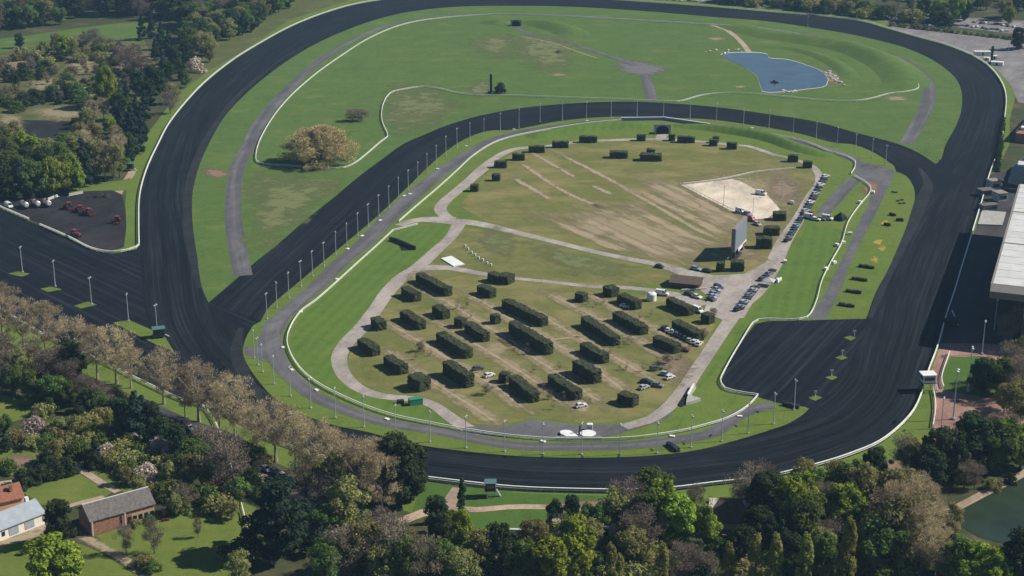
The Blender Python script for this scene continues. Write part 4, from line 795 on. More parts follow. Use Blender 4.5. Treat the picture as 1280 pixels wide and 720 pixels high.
for n, x, y, d, c, lab, k in ((7, 738, 620, (6, 1.5), 'black', 'black car with pale roof on the gravel road before the cabin', 'car'), (7, 920, 632, (6, 1.5), 'pale blue', 'pale blue car below the shadow of the big screen', 'estate'), (7, 975, 642, (6, 1), 'black', 'black car next to the small square hedge', 'car'),
    (11, 885, 38, (6, 2), 'black', 'black car on the grass below the cabin', 'car'), (11, 925, 52, (6, 2), 'white', 'white car on the grass below the cabin', 'car'), (11, 860, 318, (6, 1), 'dark red', 'dark red car at the end of a hedge on pale sand', 'car'), (11, 720, 412, (6, -1), 'dark grey', 'dark grey car alone on the dry camp lawn', 'estate'),
    (11, 768, 440, (6, 1), 'silver', 'silver car beside a white one near the camp road', 'car'), (11, 788, 456, (6, -2), 'white', 'white car beside a silver one near the camp road', 'car'), (11, 672, 478, (6, 1), 'black', 'black car in the trio by the lone hedge', 'car'), (11, 660, 506, (6, -2), 'silver', 'silver car in the trio by the lone hedge', 'car'), (11, 727, 496, (6, 1), 'grey', 'grey car in the trio by the lone hedge', 'car'),
    (11, 565, 100, (6, 1), 'white', 'white car in the shade of the broad hedge', 'car'), (11, 750, 38, (6, .8), 'white', 'white van beside the round tank', 'van'), (11, 928, 122, (5, 2), 'white', 'white van at the end of the plaza hedge', 'van'), (11, 345, 598, (5, -1), 'white', 'white car near the lowest road bend', 'car'), (10, 1165, 446, (6, -2), 'white', 'white car beside the tiny cube hedge', 'car'),
    (10, 1110, 412, (6, -1), 'dark grey', 'dark car on the shaded lawn near the white one', 'car'), (8, 120, 300, (2, -6), 'white', 'white car alone at the sand court corner', 'car'), (7, 1245, 256, (6, 1), 'white', 'white van standing on the sand court', 'van'), (7, 1143, 346, (6, 2), 'white', 'white van behind the big screen', 'van'), (7, 1180, 357, (6, 2), 'pale blue', 'pale blue car behind the big screen', 'estate'),
    (7, 1196, 386, (6, 2), 'red', 'red van behind the big screen', 'van'), (7, 1228, 408, (6, 3), 'silver', 'silver car by the hedges behind the screen', 'estate'), (8, 208, 375, (6, 1), 'white', 'white van on the lane beside the roadside row', 'van'), (8, 240, 384, (6, 1), 'white', 'white car on the lane end past the white van', 'car'), (8, 296, 380, (6, 1), 'white', 'white van at the tip of the dead-end lane', 'van'), (8, 268, 382, (6, 1), 'grey', 'grey car between two white ones on the lane', 'car'),
    (8, 218, 352, (4, -4), 'red', 'red car on the lane beside the roadside row', 'car'), (5, 45, 318, (5, 3), 'white', 'white van parked beside the tankers', 'van'), (14, 545, 478, (5, 3), 'white', 'white car on the woodland path under bare trees', 'car'), (13, 822, 408, (2, -5), 'red', 'x', 'car')):
    if lab == 'x': continue
    vehicle(R1(n, x, y), d, c, lab, GS, k)
for i, (x, y, c) in enumerate([(212, 528, 'dark grey'), (208, 532, 'silver'), (226, 532, 'black'), (238, 538, 'silver'), (324, 586, 'black'), (333, 589, 'silver'), (344, 592, 'dark grey'), (354, 598, 'white'), (362, 602, 'white')]):
    vehicle((x, y), (6, 3.5), c, f'{c} car on the tree-shaded lane, {nth(i + 1)} along it', 'cars on the tree-shaded lane', 'car')
# far-off car park: too small to show parts
fm = {}
for k_ in ('car', 'estate'):
    L, W, low, cab = car_parts(k_); m = MB(); m.prism(low, -W / 2, W / 2); v = [[m.bm.verts.new((x, s * (W / 2 - (.03 if k in (0, 3) else .2)), z)) for k, (x, z) in enumerate(cab)] for s in (-1, 1)]
    m.bm.faces.new(v[0]); m.bm.faces.new(v[1][::-1])
    for k in range(4): m.bm.faces.new((v[0][k], v[1][k], v[1][(k + 1) % 4], v[0][(k + 1) % 4]))
    fm[k_] = m.mesh('parked_car', M['paint'])
rr = random.Random(4); CC = list(PAL)[:8]; i = 0
for x0, y0, x1, y1, n in ((770, -4, 960, 9, 22), (800, -9, 1000, 4, 16), (965, 9, 1110, 24, 22), (975, 3, 1120, 16, 14), (1125, 24, 1200, 33, 14), (1130, 29, 1190, 37, 8), (1200, 32, 1262, 40, 10), (1215, 28, 1270, 34, 8)):
    for j in range(n):
        k = (j + .5) / n; c = rr.choice(CC + ['white', 'silver']); p = G(x0 + (x1 - x0) * k + rr.uniform(-1, 1), y0 + (y1 - y0) * k + rr.uniform(-.6, .6))
        o = link('parked_car', fm[rr.choice(['car', 'estate'])], None, (p.x, p.y, .1)); o.rotation_euler.z = rr.choice([.2, 1.7]) + rr.uniform(-.1, .1); o.color = (*PAL[c], 1)
        tag(o, f'tiny {c} car in the far tree-lined car park beyond the track', 'car', 'cars in the far car park')

# ------------------------------------------------------------------ tractors and tankers
def make_tractor(label):
    t = thing('tractor', label, 'tractor', (0, 0, 0), 0, 'red tractors in the cinder yard')
    MB().box((1.2, 0, 1.25), (2.2, .9, .9), bev=.12).build('bonnet', M['red'], t); MB().box((-.6, 0, 1.0), (1.6, 1.3, .6), bev=.08).build('chassis', M['dark'], t)
    MB().box((-.5, 0, 1.95), (1.4, 1.4, 1.1), taper=(.85, .85)).build('cab_window', M['glass'], t); MB().box((-.5, 0, 2.62), (1.6, 1.6, .22), bev=.06).build('cab_roof', M['red'], t)
    for s in (-1, 1):
        MB().tube([(-.7, s * .75, .85), (-.7, s * 1.2, .85)], .85, 14).build('wheel', M['tyre'], t); MB().tube([(1.7, s * .65, .55), (1.7, s * 1.0, .55)], .55, 12).build('wheel', M['tyre'], t)
        MB().box((-.7, s * .95, 1.78), (1.5, .5, .14), bev=.04).build('fender', M['red'], t)
    m = MB().box((-2.6, 0, .6), (.25, 2.6, .25)); m.box((-2.1, 0, .7), (1.0, .2, .2))
    for k in range(7): m.box((-2.9, -1.2 + .4 * k, .45), (.5, .1, .6))
    m.build('harrow', M['red'], t); MB().cyl((1.3, .3, 1.7), .07, 1.0, 6).build('exhaust', M['dark'], t); return t
tr = make_tractor('x')
TR = [(5, 342, 325, (-4, -2), 'first red tractor of the three beside the tankers'), (5, 398, 340, (-4, -2), 'middle red tractor of the three beside the tankers'), (5, 440, 356, (-4, -1), 'third red tractor of the trio, with a trailing harrow'), (5, 588, 395, (1, -5), 'red tractor alone near the grass edge of the yard'), (5, 378, 466, (5, 1), 'red tractor with long harrow by the yard rail')]
for i, (n, x, y, d, lab) in enumerate(TR):
    a = G(*R1(n, x, y)); b = G(a and R1(n, x, y)[0] + d[0], R1(n, x, y)[1] + d[1]); rz = math.atan2((b - a).y, (b - a).x)
    if i == 0: tr.location = (a.x, a.y, .15); tr.rotation_euler.z = rz; tr['label'] = lab; tr.scale = (1.25,) * 3
    else: dup(tr, (a.x, a.y, .15), rz, 1.25, lab)
def make_tanker():
    t = thing('tanker_truck', 'x', 'tanker', (0, 0, 0), 0, 'water tankers in the cinder yard')
    MB().tube([(-4.2, 0, 2.1), (-4, 0, 2.1), (1.0, 0, 2.1), (1.2, 0, 2.1)], [.9, 1.2, 1.2, .9], 16).build('tank', M['silver'], t); MB().box((2.6, 0, 1.7), (1.9, 2.2, 2.2), bev=.15).build('cab', M['red'], t)
    MB().box((3.58, 0, 2.1), (.06, 1.9, .8)).build('windscreen', M['glass'], t); MB().box((-.6, 0, .85), (8, 1.2, .3)).build('chassis', M['dark'], t)
    for s in (-1, 1):
        for x in (2.6, -2.2, -3.3): MB().tube([(x, s * .75, .5), (x, s * 1.15, .5)], .5, 12).build('wheel', M['tyre'], t)
    MB().box((-1.5, 0, 3.4), (1.6, .5, .2)).build('hatch', M['dark'], t); return t
tk = make_tanker()
for i, (x, y, lab) in enumerate([(120, 318, 'silver water tanker next to the white van'), (178, 312, 'middle silver water tanker with red cab'), (232, 310, 'silver water tanker last in line beside the dark board')]):
    a = G(*R1(5, x, y)); b = G(R1(5, x, y)[0] - 5, R1(5, x, y)[1] - 3.2); rz = math.atan2((b - a).y, (b - a).x)
    if i == 0: tk.location = (a.x, a.y, .15); tk.rotation_euler.z = rz; tk['label'] = lab
    else: dup(tk, (a.x, a.y, .15), rz, 1, lab)
t = thing('notice_board', 'dark square board on posts at the back of the tractor yard', 'board', G(*R1(5, 318, 268), .1)); MB().box((0, 0, 3), (5.5, .3, 4.2), bev=.05).build('panel', M['black'], t)
for s in (-2, 2): MB().cyl((s, 0, 0), .14, 1.2, 6).build('post', M['metal'], t)
t = thing('low_wall', 'pale low wall behind the tractor yard under the trees', 'wall', G(*R1(5, 330, 268)))
for a, b in ((R1(5, 240, 283), R1(5, 296, 262)), (R1(5, 340, 262), R1(5, 415, 248))):
    A, B = rel([a, b], t); d = B - A; MB().box((A + B) / 2 + Vector((0, 0, .7)), (d.length, .3, 1.3), math.atan2(d.y, d.x)).build('wall', M['pale'], t)
rr = random.Random(9)
for i in range(14):
    x = rr.uniform(430, 540); p = G(*R1(5, x, 268 - (x - 430) * .08 + rr.uniform(-8, 8))); m = MB(); bmesh.ops.create_icosphere(m.bm, subdivisions=2, radius=1)
    for v in m.bm.verts: v.co = Vector((v.co.x, v.co.y, max(-.1, v.co.z * .55))) * (1 + rr.uniform(-.2, .2))
    o = m.build('cinder_heap', M['yard'], None, (p.x, p.y, .1)); s = rr.uniform(1.0, 2.2); o.scale = (s, s, s); tag(o, 'small dark heap of cinders at the back edge of the yard', 'heap', 'cinder heaps in the yard')

# ------------------------------------------------------------------ screen, cabin, towers and other single things
A, B = G(915.5, 326), G(930, 309); d = B - A; t = thing('big_screen', 'giant grey video screen on dark posts facing the stands', 'screen', (A + B) / 2, math.atan2(d.y, d.x)); L = d.length
MB().box((0, 0, 9.0), (L, 1.6, 10.5), bev=.1).build('cabinet', M['fascia'], t); MB().box((0, -.86, 9.0), (L - .5, .1, 10.0)).build('screen_face', M['screen'], t); MB().box((0, .86, 9.0), (L - .5, .1, 10.0)).build('rear_panel', M['screen'], t)
MB().box((L * .14, -.9, 3.2), (L * .7, .2, 1.3)).build('white_banner', M['white'], t); MB().box((L * .3, -1.02, 3.0), (L * .3, .08, .8)).build('red_banner', M['red'], t)
for s in (-.4, -.1, .25): MB().box((s * L, 0, 2.0), (1.4, 1.4, 4.2), bev=.05).build('support_post', M['dark'], t)
MB().box((-L * .25, 0, .5), (L * .5, 3, 1.0), bev=.06).build('plinth', M['dark'], t)
def gable(name, label, cat, p, rz, L, W, eh, rh, wall, roof, over=.5, hip=0, parent_parts=True):
    t = thing(name, label, cat, (p.x, p.y, .05), rz)
    MB().prism([(-W / 2, 0), (-W / 2, eh), (0, rh - .15), (W / 2, eh), (W / 2, 0)], -L / 2, L / 2).build('wall', M[wall], t)
    m = MB(); w2 = W / 2 + over; l2 = L / 2 + over; sl_ = (rh - eh) / (W / 2); ez = eh - over * sl_; th = .22; bm = m.bm
    rl = l2 - hip
    top = [(-w2, -l2, ez + th), (w2, -l2, ez + th), (w2, l2, ez + th), (-w2, l2, ez + th)]; rg = [(0, -rl, rh + th), (0, rl, rh + th)]
    v = [bm.verts.new(q) for q in top + rg]; lo_ = [bm.verts.new((x, y, z - th)) for x, y, z in top]; lr = [bm.verts.new((x, y, z - th)) for x, y, z in rg]
    bm.faces.new((v[0], v[4], v[5], v[3])); bm.faces.new((v[1], v[2], v[5], v[4])); bm.faces.new((lo_[0], lo_[3], lr[1], lr[0])); bm.faces.new((lo_[1], lr[0], lr[1], lo_[2]))
    for i, j in ((0, 3), (1, 2)): bm.faces.new((v[i], v[j], lo_[j], lo_[i]))
    for a, b, c, dd in ((0, 4, 0, 0), (4, 1, 0, 1), (3, 5, 1, 3), (5, 2, 1, 2)):
        A_ = {0: lo_[0], 1: lo_[1], 2: lo_[2], 3: lo_[3], 4: lr[0], 5: lr[1]}; bm.faces.new((v[a], v[b], A_[b], A_[a]))
    if hip:
        bm.faces.new((v[0], v[1], v[4])); bm.faces.new((v[2], v[3], v[5]))
    m.build('roof', M[roof], t); return t
gb = gable('cabin', 'small brown-roofed wooden cabin beside the gravel plaza', 'cabin', G(859, 357), math.radians(72), 11, 8, 2.6, 4.0, 'wood', 'thatch', 1.2)
MB().box((4.03, 0, 1.2), (.08, 3.5, 1.6)).build('window', M['glass'], gb); MB().box((1, -5.53, 1.1), (1.2, .08, 2.2)).build('door', M['brickred'], gb)
t = thing('kerb_wall', 'low white wall in front of the brown cabin', 'wall', G(867, 364)); A, B = rel([R1(11, 848, 16), R1(11, 970, 8)], t); d = B - A; MB().box((A + B) / 2 + Vector((0, 0, .4)), (d.length, .5, .6), math.atan2(d.y, d.x), bev=.04).build('wall', M['white'], t)
MB().box((A + B) / 2 + Vector((0, 0, .75)), (d.length + .1, .7, .1), math.atan2(d.y, d.x)).build('coping', M['pale'], t)
o = MB(); c = G(566, 327); o.slab([G(*p) - c for p in R(6, [(925, 577), (978, 565), (1043, 606), (988, 617)])], .22, .6); tag(o.build('concrete_slab', M['white'], None, c), 'bright white slab on the lawn beside the gravel loop', 'slab')
c = G(711, 546); o = MB(); el = [(240, 10), (258, 4), (290, 6), (310, 18), (330, 36), (280, 37), (258, 28), (242, 20)]; o.slab([G(*q) - c for q in smooth(R(15, el), True, 1.5)], .2, 1.0); tag(o.build('stone_plinth', M['white'], None, c), 'white teardrop plinth in the forecourt by the bottom rail', 'plinth')
t = thing('dish_statue', 'white round basin with a dark figure post in the forecourt', 'basin', G(735, 546)); MB().tube([(0, 0, .1), (0, 0, .8), (0, 0, 1.3)], [1.0, 2.2, 2.6], 20).build('bowl', M['white'], t); MB().tube([(-2.6, 1, 0), (-2.6, 1, 1.2), (-2.6, 1, 3.6)], [.7, .35, .25], 8).build('figure', M['dark'], t); MB().box((-2.6, 1, .25), (1.6, 1.6, .5), bev=.05).build('base', M['white'], t)
t = thing('banner_wall', 'long white board along the bottom rail beside the basin', 'board', G(725, 551)); A, B = rel([R1(15, 215, 44), R1(15, 445, 44)], t); d = B - A; MB().box((A + B) / 2 + Vector((0, .4, .9)), (d.length, .15, 1.0), math.atan2(d.y, d.x)).build('panel', M['white'], t)
for k in range(6): q = A.lerp(B, (k + .5) / 6); MB().box((q.x, q.y + .4, .4), (.12, .3, .7)).build('foot', M['metal'], t)
def tower(name, label, px, w_, d_, hleg, hcab, roofmat, cabmat, rz=0, cat='tower', win=True):
    t = thing(name, label, cat, G(*px, .1), rz)
    for sx in (-1, 1):
        for sy in (-1, 1): MB().box((sx * w_ * .42, sy * d_ * .42, hleg / 2), (.18, .18, hleg)).build('leg', M['metal'], t)
    MB().box((0, 0, hleg + .08), (w_ + .6, d_ + .6, .16)).build('platform', M['dark'], t); MB().box((0, 0, hleg + .16 + hcab / 2), (w_, d_, hcab), bev=.05).build('cabin', M[cabmat], t)
    if win:
        for s in (-1, 1): MB().box((0, s * (d_ / 2 + .02), hleg + .3 + hcab * .5), (w_ * .8, .05, hcab * .45)).build('window', M['glass'], t)
        MB().box((-w_ / 2 - .02, 0, hleg + .3 + hcab * .5), (.05, d_ * .8, hcab * .45)).build('window', M['glass'], t)
    MB().box((0, 0, hleg + .3 + hcab), (w_ + .8, d_ + .8, .25), bev=.06).build('roof', M[roofmat], t)
    m = MB()
    for k in range(8): m.box((w_ / 2 + .4 + .3 * (8 - k) * .5, 0, hleg * (k + .5) / 8), (.3, 1, .08))
    m.build('stairs', M['metal'], t); return t
tower('judge_tower', 'white judges cabin on legs straddling the outer rail by the plaza', (1158.5, 488), 4.4, 3.6, 3.2, 2.8, 'white', 'white', .1, 'tower')
tower('watch_tower', 'small dark watch tower with teal roof beside the bottom rail', (613, 620), 2.8, 2.6, 2.2, 2.2, 'teal', 'dark', 0, 'tower'); tower('starter_hut', 'dark starter hut with teal top on the chute island', R1(9, 795, 246), 4, 3, .8, 2.6, 'teal', 'dark', .3, 'hut'); tower('ranger_hut', 'small teal-roofed hut at the wood edge above the yard', R1(5, 652, 132), 3.4, 3, 1.2, 2.4, 'teal', 'dark', 0, 'hut')
for px, lab, h in ((R1(2, 1175, 466), 'slim black finish pylon on the far lawn by a bush', 12), (R1(4, 1116, 318), 'slim black pylon by white huts at the car park corner', 12)):
    t = thing('pylon', lab, 'pylon', G(*px, .15), 0, 'black timing pylons'); MB().box((0, 0, h / 2), (1.5, 1.2, h), bev=.08).build('column', M['dark'], t); MB().box((0, 0, .6), (4, 3, 1.2), bev=.08).build('base', M['dark'], t); MB().box((1.0, -2.3, .5), (1.2, .9, 1.0), bev=.06).build('cabinet', M['white'], t)
for i, (x, y, s) in enumerate([(1070, 275, (11, 4, 2.6)), (1130, 295, (4, 3, 2.2)), (1145, 325, (8, 4, 2.2)), (1095, 300, (4, 3, 1.6))]):
    t = thing('site_hut', f'white site hut at the foot of the black pylon, {nth(i + 1)} from the rail bend', 'hut', G(*R1(4, x, y), .1), -.2 * i, 'white huts by the pylon'); MB().box((0, 0, s[2] / 2), s, bev=.05).build('wall', M['plaster'], t); MB().box((0, 0, s[2] + .1), (s[0] + .4, s[1] + .4, .2), bev=.04).build('roof', M['white'], t); MB().box((0, -s[1] / 2 - .02, 1.0), (1, .05, 1.9)).build('door', M['dark'], t)
t = thing('water_tank', 'round white tank between hedge and white van', 'tank', G(*R1(11, 698, 62), .15)); MB().tube([(0, 0, 0), (0, 0, 2.8), (0, 0, 3.3), (0, 0, 3.5)], [1.9, 1.9, 1.4, .3], 20).build('tank', M['white'], t); MB().cyl((0, 0, 3.4), .3, .3, 10).build('cap', M['metal'], t)
t = thing('canopy_tent', 'grey canopy tent on the grass below the road bend', 'tent', G(961, 357, .2), .4)
for sx in (-1, 1):
    for sy in (-1, 1): MB().cyl((sx * 2.3, sy * 1.8, 0), .06, 2.2, 6).build('leg', M['metal'], t)
MB().tube([(0, 0, 2.1), (0, 0, 2.3), (0, 0, 3.2)], [3.3, 3.2, .1], 4).build('canopy', M['metal'], t)
o = MB().box((0, 0, .7), (.5, 4.5, 1.3), bev=.06).build('sign_board', M['white'], None, G(974, 352, .2)); o.rotation_euler.z = -.5; tag(o, 'white board standing on grass beside the grey canopy', 'board')
t = thing('container', 'bright green container beside the lowest gravel road', 'container', G(*R1(10, 798, 580), .2), .35); MB().box((0, 0, 1.0), (4.6, 2.2, 2.0), bev=.08).build('body', M['green'], t); MB().box((0, 0, 2.08), (4.8, 2.4, .15), bev=.04).build('lid', M['green'], t)
small_block(10, 722, 578, 'bin', 'dark low bin on the bank beside the green container', (2.4, 1.4, 1.2), 'dark', .2, 'bin'); small_block(11, 388, 712, 'kiosk', 'tiny white kiosk in the forecourt by the basin', (2, 1.6, 2.2), 'white', 0, 'kiosk'); small_block(11, 760, 480, 'bench', 'dark bench on the camp lawn', (2, .7, .8), 'dark', .3, 'bench') if False else None
t = thing('tent', 'dark pointed tent at the end of the dead-end lane', 'tent', G(*R1(8, 362, 378), .2)); MB().tube([(0, 0, 0), (0, 0, 1.6), (0, 0, 3.6)], [3.2, 3.0, .15], 4).build('canvas', M['black'], t); MB().cyl((0, 0, 3.5), .07, .5, 5).build('pole', M['metal'], t)
for i, (n, x, y) in enumerate([(8, 408, 455), (8, 375, 500), (8, 330, 600), (8, 290, 632), (8, 525, 248), (8, 85, 595), (8, 50, 688), (8, 345, 512), (8, 460, 298)]):
    small_block(n, x, y, 'white_box', f'white box beside the lane rail, {nth(i + 1)} such one listed down the verge', (2.0, 1.4, 1.2), 'white', .3 * i, 'box', 'white boxes beside the lane rail')
for i, (x, y) in enumerate([(650, 285), (670, 280), (660, 298), (680, 296), (640, 243), (625, 240)]):
    o = MB().tube([(0, 0, 0), (0, 0, .35)], .9, 12).build('tyre', M['tyre'], None, G(*R1(8, x, y), .2)); tag(o, 'old tyre lying on the verge above the flower beds', 'tyre', 'tyres on the verge')

# grandstand
t = thing('grandstand', 'huge grandstand with flat white roof along the finishing straight', 'grandstand', (0, 0, 0)); RH = 22.0
p0, p1 = G(1241, 354, RH), G(1275.5, 230, RH); u = (p1 - p0).normalized(); vv = Vector((u.y, -u.x, 0)); LEN = (p1 - p0).length
t.location = (p0.x, p0.y, 0); t.rotation_euler.z = math.atan2(u.y, u.x)          # local x along the front, local -y away from the track
MB().box((LEN / 2, -22, RH - .5), (LEN, 44, 1.0), bev=.1).build('roof', M['roofw'], t)
for k in [.06 * q for q in range(1, 17)]: MB().box((LEN * k, -22, RH + .03), (.25, 43.6, .1)).build('roof_rib', M['roofw'], t)
for k in (.36, .68): MB().box((LEN * k, -22, RH + .1), (.6, 44, .25)).build('roof_joint', M['fascia'], t)
MB().box((-2.4, -22, RH - 2.2), (4.0, 45, 3.6), ry=-.5, bev=.1).build('fascia', M['fascia'], t)
MB().box((LEN / 2, .4, RH - .9), (LEN, .6, 1.5)).build('front_fascia', M['fascia'], t)
MB().box((LEN / 2 + 3, -30, 8), (LEN - 6, 30, 16)).build('hall', M['concrete'], t); MB().box((2.9, -24, 9), (.3, 30, 13)).build('glass_end', M['glass'], t)
m = MB()
for k in range(14): m.box((LEN / 2 + 3, -14.5 + k * 1.0, (14 - k) * .45), (LEN - 8, 1.0, (14 - k) * .9))
m.build('terrace_steps', M['apron'], t)
m = MB(); m.box((LEN / 2 + 3, -14.8, 14.5), (LEN - 6, .3, 5)); m.build('glass_front', M['glass'], t)
for k in range(9): MB().tube([(6 + k * (LEN - 12) / 8, -9, 3), (6 + k * (LEN - 12) / 8, -10, RH - 1)], [.5, .4], 8).build('column', M['pale'], t)
for k in range(6): MB().box((2.6, -12 - k * 5, 9), (.5, .4, 14)).build('mullion', M['pale'], t)
MB().box((-4, -24, 2), (12, 24, 4)).build('annex', M['glass'], t); MB().box((-4, -24, 4.2), (12.6, 24.6, .4), bev=.08).build('annex_roof', M['bluegrey'], t)
for k in range(4): MB().box((10 + k * 2.5, -16 - k, RH + .8), (1.5, 1.5, 1.6), bev=.1).build('roof_vent', M['white'], t)
for k in range(5): MB().box((3 + k * 1.1, -24 + k * .2, RH + .7), (.8, 3, 1.4), bev=.1).build('roof_vent', M['metal'], t)
# stands beyond it
t = thing('small_stand', 'older stand with stepped terraces beyond the white roof', 'stand', G(1262, 232)); t.rotation_euler.z = math.atan2(u.y, u.x)
MB().box((20, -22, 6), (36, 26, 12)).build('hall', M['pale'], t); MB().box((-3, -20, 12.5), (8, 34, .8), bev=.1).build('canopy', M['roofw'], t); m = MB()
for k in range(9): m.box((20, -9 + k * 1.2, (9 - k) * .6), (34, 1.2, (9 - k) * 1.2))
m.build('terrace_steps', M['concrete'], t); rr = random.Random(2)
for k in range(34): s = rr.choice(['plaster', 'dark', 'metal', 'wood', 'brickred', 'dark']); MB().box((rr.uniform(4, 36), rr.uniform(-34, -10), 12 + .9), (rr.uniform(2, 5), rr.uniform(2, 4), 1.8), rr.uniform(0, .3), bev=.05).build('roof_unit', M[s], t)
t = thing('tribune', 'low long tribune with rows of dark seats past the older stand', 'stand', G(1268, 170)); t.rotation_euler.z = math.atan2(u.y, u.x) - .12
MB().box((16, -14, 2.5), (60, 22, 5)).build('hall', M['brickred'], t)
for k in range(20): s = rr.choice(['plaster', 'dark', 'metal', 'wood', 'white', 'dark']); MB().box((rr.uniform(-12, 44), rr.uniform(-22, -5), 5.8), (rr.uniform(2, 5), rr.uniform(2, 4), 1.6), rr.uniform(0, .3), bev=.05).build('roof_unit', M[s], t)
MB().box((16, -2.6, 3), (60, .4, 6)).build('front_wall', M['dark'], t)
for i, (x, y, s) in enumerate([(1232, 244, (7, 5, 3)), (1241, 236, (5, 5, 4.5)), (1235, 262, (8, 4, 2.6)), (1249, 250, (5, 6, 4))]):
    t = thing('rail_kiosk', f'grey glazed kiosk between the track rail and stands, {nth(i + 1)} of the cluster', 'kiosk', G(x, y, .1), .3, 'kiosks beside the finish'); MB().box((0, 0, s[2] / 2), s, bev=.05).build('wall', M['concrete' if i % 2 else 'teal'], t); MB().box((0, 0, s[2] + .12), (s[0] + .5, s[1] + .5, .25), bev=.05).build('roof', M['fascia' if i % 2 else 'slate'], t); MB().box((0, -s[1] / 2 - .03, s[2] * .5), (s[0] * .8, .05, s[2] * .4)).build('window', M['glass'], t)
o = MB(); c = G(1225, 275); o.slab([G(*q) - c for q in R(8, [(1070, 335), (1190, 345), (1170, 410), (1048, 405)])], .1, .5); tag(o.build('winner_platform', M['concrete'], None, c), 'pale grey platform beside the rail before the grandstand', 'platform')
t = thing('entrance_gate', 'dark metal gate frame on the terrace by the rail', 'gate', G(*R1(12, 912, 188), .1), .2); MB().box((0, 0, 1.4), (5, 3, 2.8), bev=.05).build('booth', M['black'], t)
A = rel([R1(12, 925, 195), R1(12, 955, 108)], t); d = A[1] - A[0]; MB().box((3.2, 3, 2.0), (.5, 10, .3), -.2, rx=.25).build('ramp_rail', M['metal'], t)

# houses of the garden
def face_box(t, name, mat, c, s): return MB().box(c, s).build(name, M[mat], t)
A, B = G(*R1(13, 460, 520)), G(*R1(13, 777, 430)); d = B - A; L = d.length; nn = Vector((-d.y, d.x, 0)).normalized(); Wd = 9.5; c = (A + B) / 2 + nn * Wd / 2
bt = gable('brick_barn', 'long brick barn with grey slate roof in the garden', 'barn', c, math.atan2(d.y, d.x) - math.pi / 2, L, Wd, 4.6, 7.6, 'brickred', 'slate', .4)
MB().box((5.3, L * .30, 1.9), (.12, L * .36, 3.2)).build('plastered_bay', M['path'], bt)
for k in range(4): w_ = MB().box((5.4, L * (.17 + .09 * k), 2.0), (.1, 1.1, 1.7)).build('window', M['void'], bt); MB().box((5.46, L * (.17 + .09 * k), 1.1), (.14, 1.4, .12)).build('sill', M['pale'], w_)
for k in (-.5, .02): MB().box((5.34, L * k * .98, 2.3), (.2, .35, 4.4)).build('pilaster', M['pale'], bt)
MB().box((0, 0, 7.85), (.5, L + .9, .18)).build('ridge_cap', M['pale'], bt)
A, B = G(-30, 689), G(56, 655); d = B - A; L = d.length; nn = Vector((-d.y, d.x, 0)).normalized(); c = (A + B) / 2 + nn * 4.5
wt = gable('white_house', 'white-walled house with blue-grey roof beside the barn', 'house', c, math.atan2(d.y, d.x) - math.pi / 2, L, 9, 3.6, 6.2, 'plaster', 'bluegrey', .5)
for k in (.05, .28): MB().box((4.55, L * k, 1.7), (.1, 3.0, 2.4)).build('garage_door', M['bluegrey'], wt)
MB().box((-1.5, L * .43, 6.2), (1, 1, 1.6)).build('chimney', M['white'], wt)
for k in (-.25, -.1): MB().box((4.55, L * k, 1.9), (.1, 1.0, 1.3)).build('window', M['glass'], wt)
p = G(6, 642); ot = gable('orange_house', 'orange-plastered house with red tiled roof behind the white one', 'house', p, math.radians(-58), 9, 8, 6.0, 8.6, 'orange', 'tile', .6)
for s in (-1.1, 1.1): w_ = MB().box((s * .9, -4.53, 4.4), (.8, .08, 1.5)).build('window', M['glass'], ot); MB().box((s * .9, -4.6, 3.6), (1.0, .12, .12)).build('sill', M['white'], w_)
MB().box((2, 2, 8.6), (1, .8, 1.8)).build('chimney', M['brickred'], ot)
ct = gable('brown_cottage', 'small brown hip-roofed cottage by the bottom bend', 'cottage', G(912, 652), math.radians(80), 12, 10, 3.4, 7.2, 'plaster', 'thatch', 1.2, hip=4.5)
for k in (-2.5, 0, 2.5): MB().box((5.03, k, 1.8), (.08, 1.1, 1.5)).build('window', M['glass'], ct)
MB().box((1.5, -6.03, 1.1), (1.1, .08, 2.2)).build('door', M['wood'], ct)
t = thing('gateway', 'pale concrete gateway wall with dark opening among the lower trees', 'gateway', G(698, 676), -.05); MB().box((-9, 0, 2.2), (11, 1, 2.4), bev=.05).build('wall', M['pale'], t); MB().box((-.8, 0, 3.2), (2.0, 2, 6.4), bev=.08).build('pillar', M['pale'], t); MB().box((7, 1, 2.6), (13, 3, 5)).build('opening', M['void'], t); MB().box((7, 0, 5.4), (14, 4, .6), bev=.05).build('lintel', M['pale'], t); MB().box((15, 0, 2.8), (2, 2, 5.6), bev=.05).build('pillar', M['pale'], t)
sh = gable('shelter', 'small white-roofed shelter at the lower wood edge', 'shelter', G(784, 716), .2, 4, 5, 2.6, 3.4, 'wood', 'white', .5); MB().box((0, -2.03, 1.1), (1, .06, 2)).build('door', M['dark'], sh)
t = dup(tr, G(*R1(13, 820, 425), .1), 2.0, .9, 'small red tractor parked at the end of the brick barn', 'x'); del t['group']
t = thing('duck_raft', 'small dark raft floating on the pond', 'raft', G(*R1(4, 32, 412), .25)); MB().box((0, 0, .3), (5, 3, .5), bev=.1).build('deck', M['dark'], t); MB().prism([(-1.2, .5), (0, 1.7), (1.2, .5)], -1.2, 1.2).build('shelter', M['wood'], t)
rr = random.Random(6)
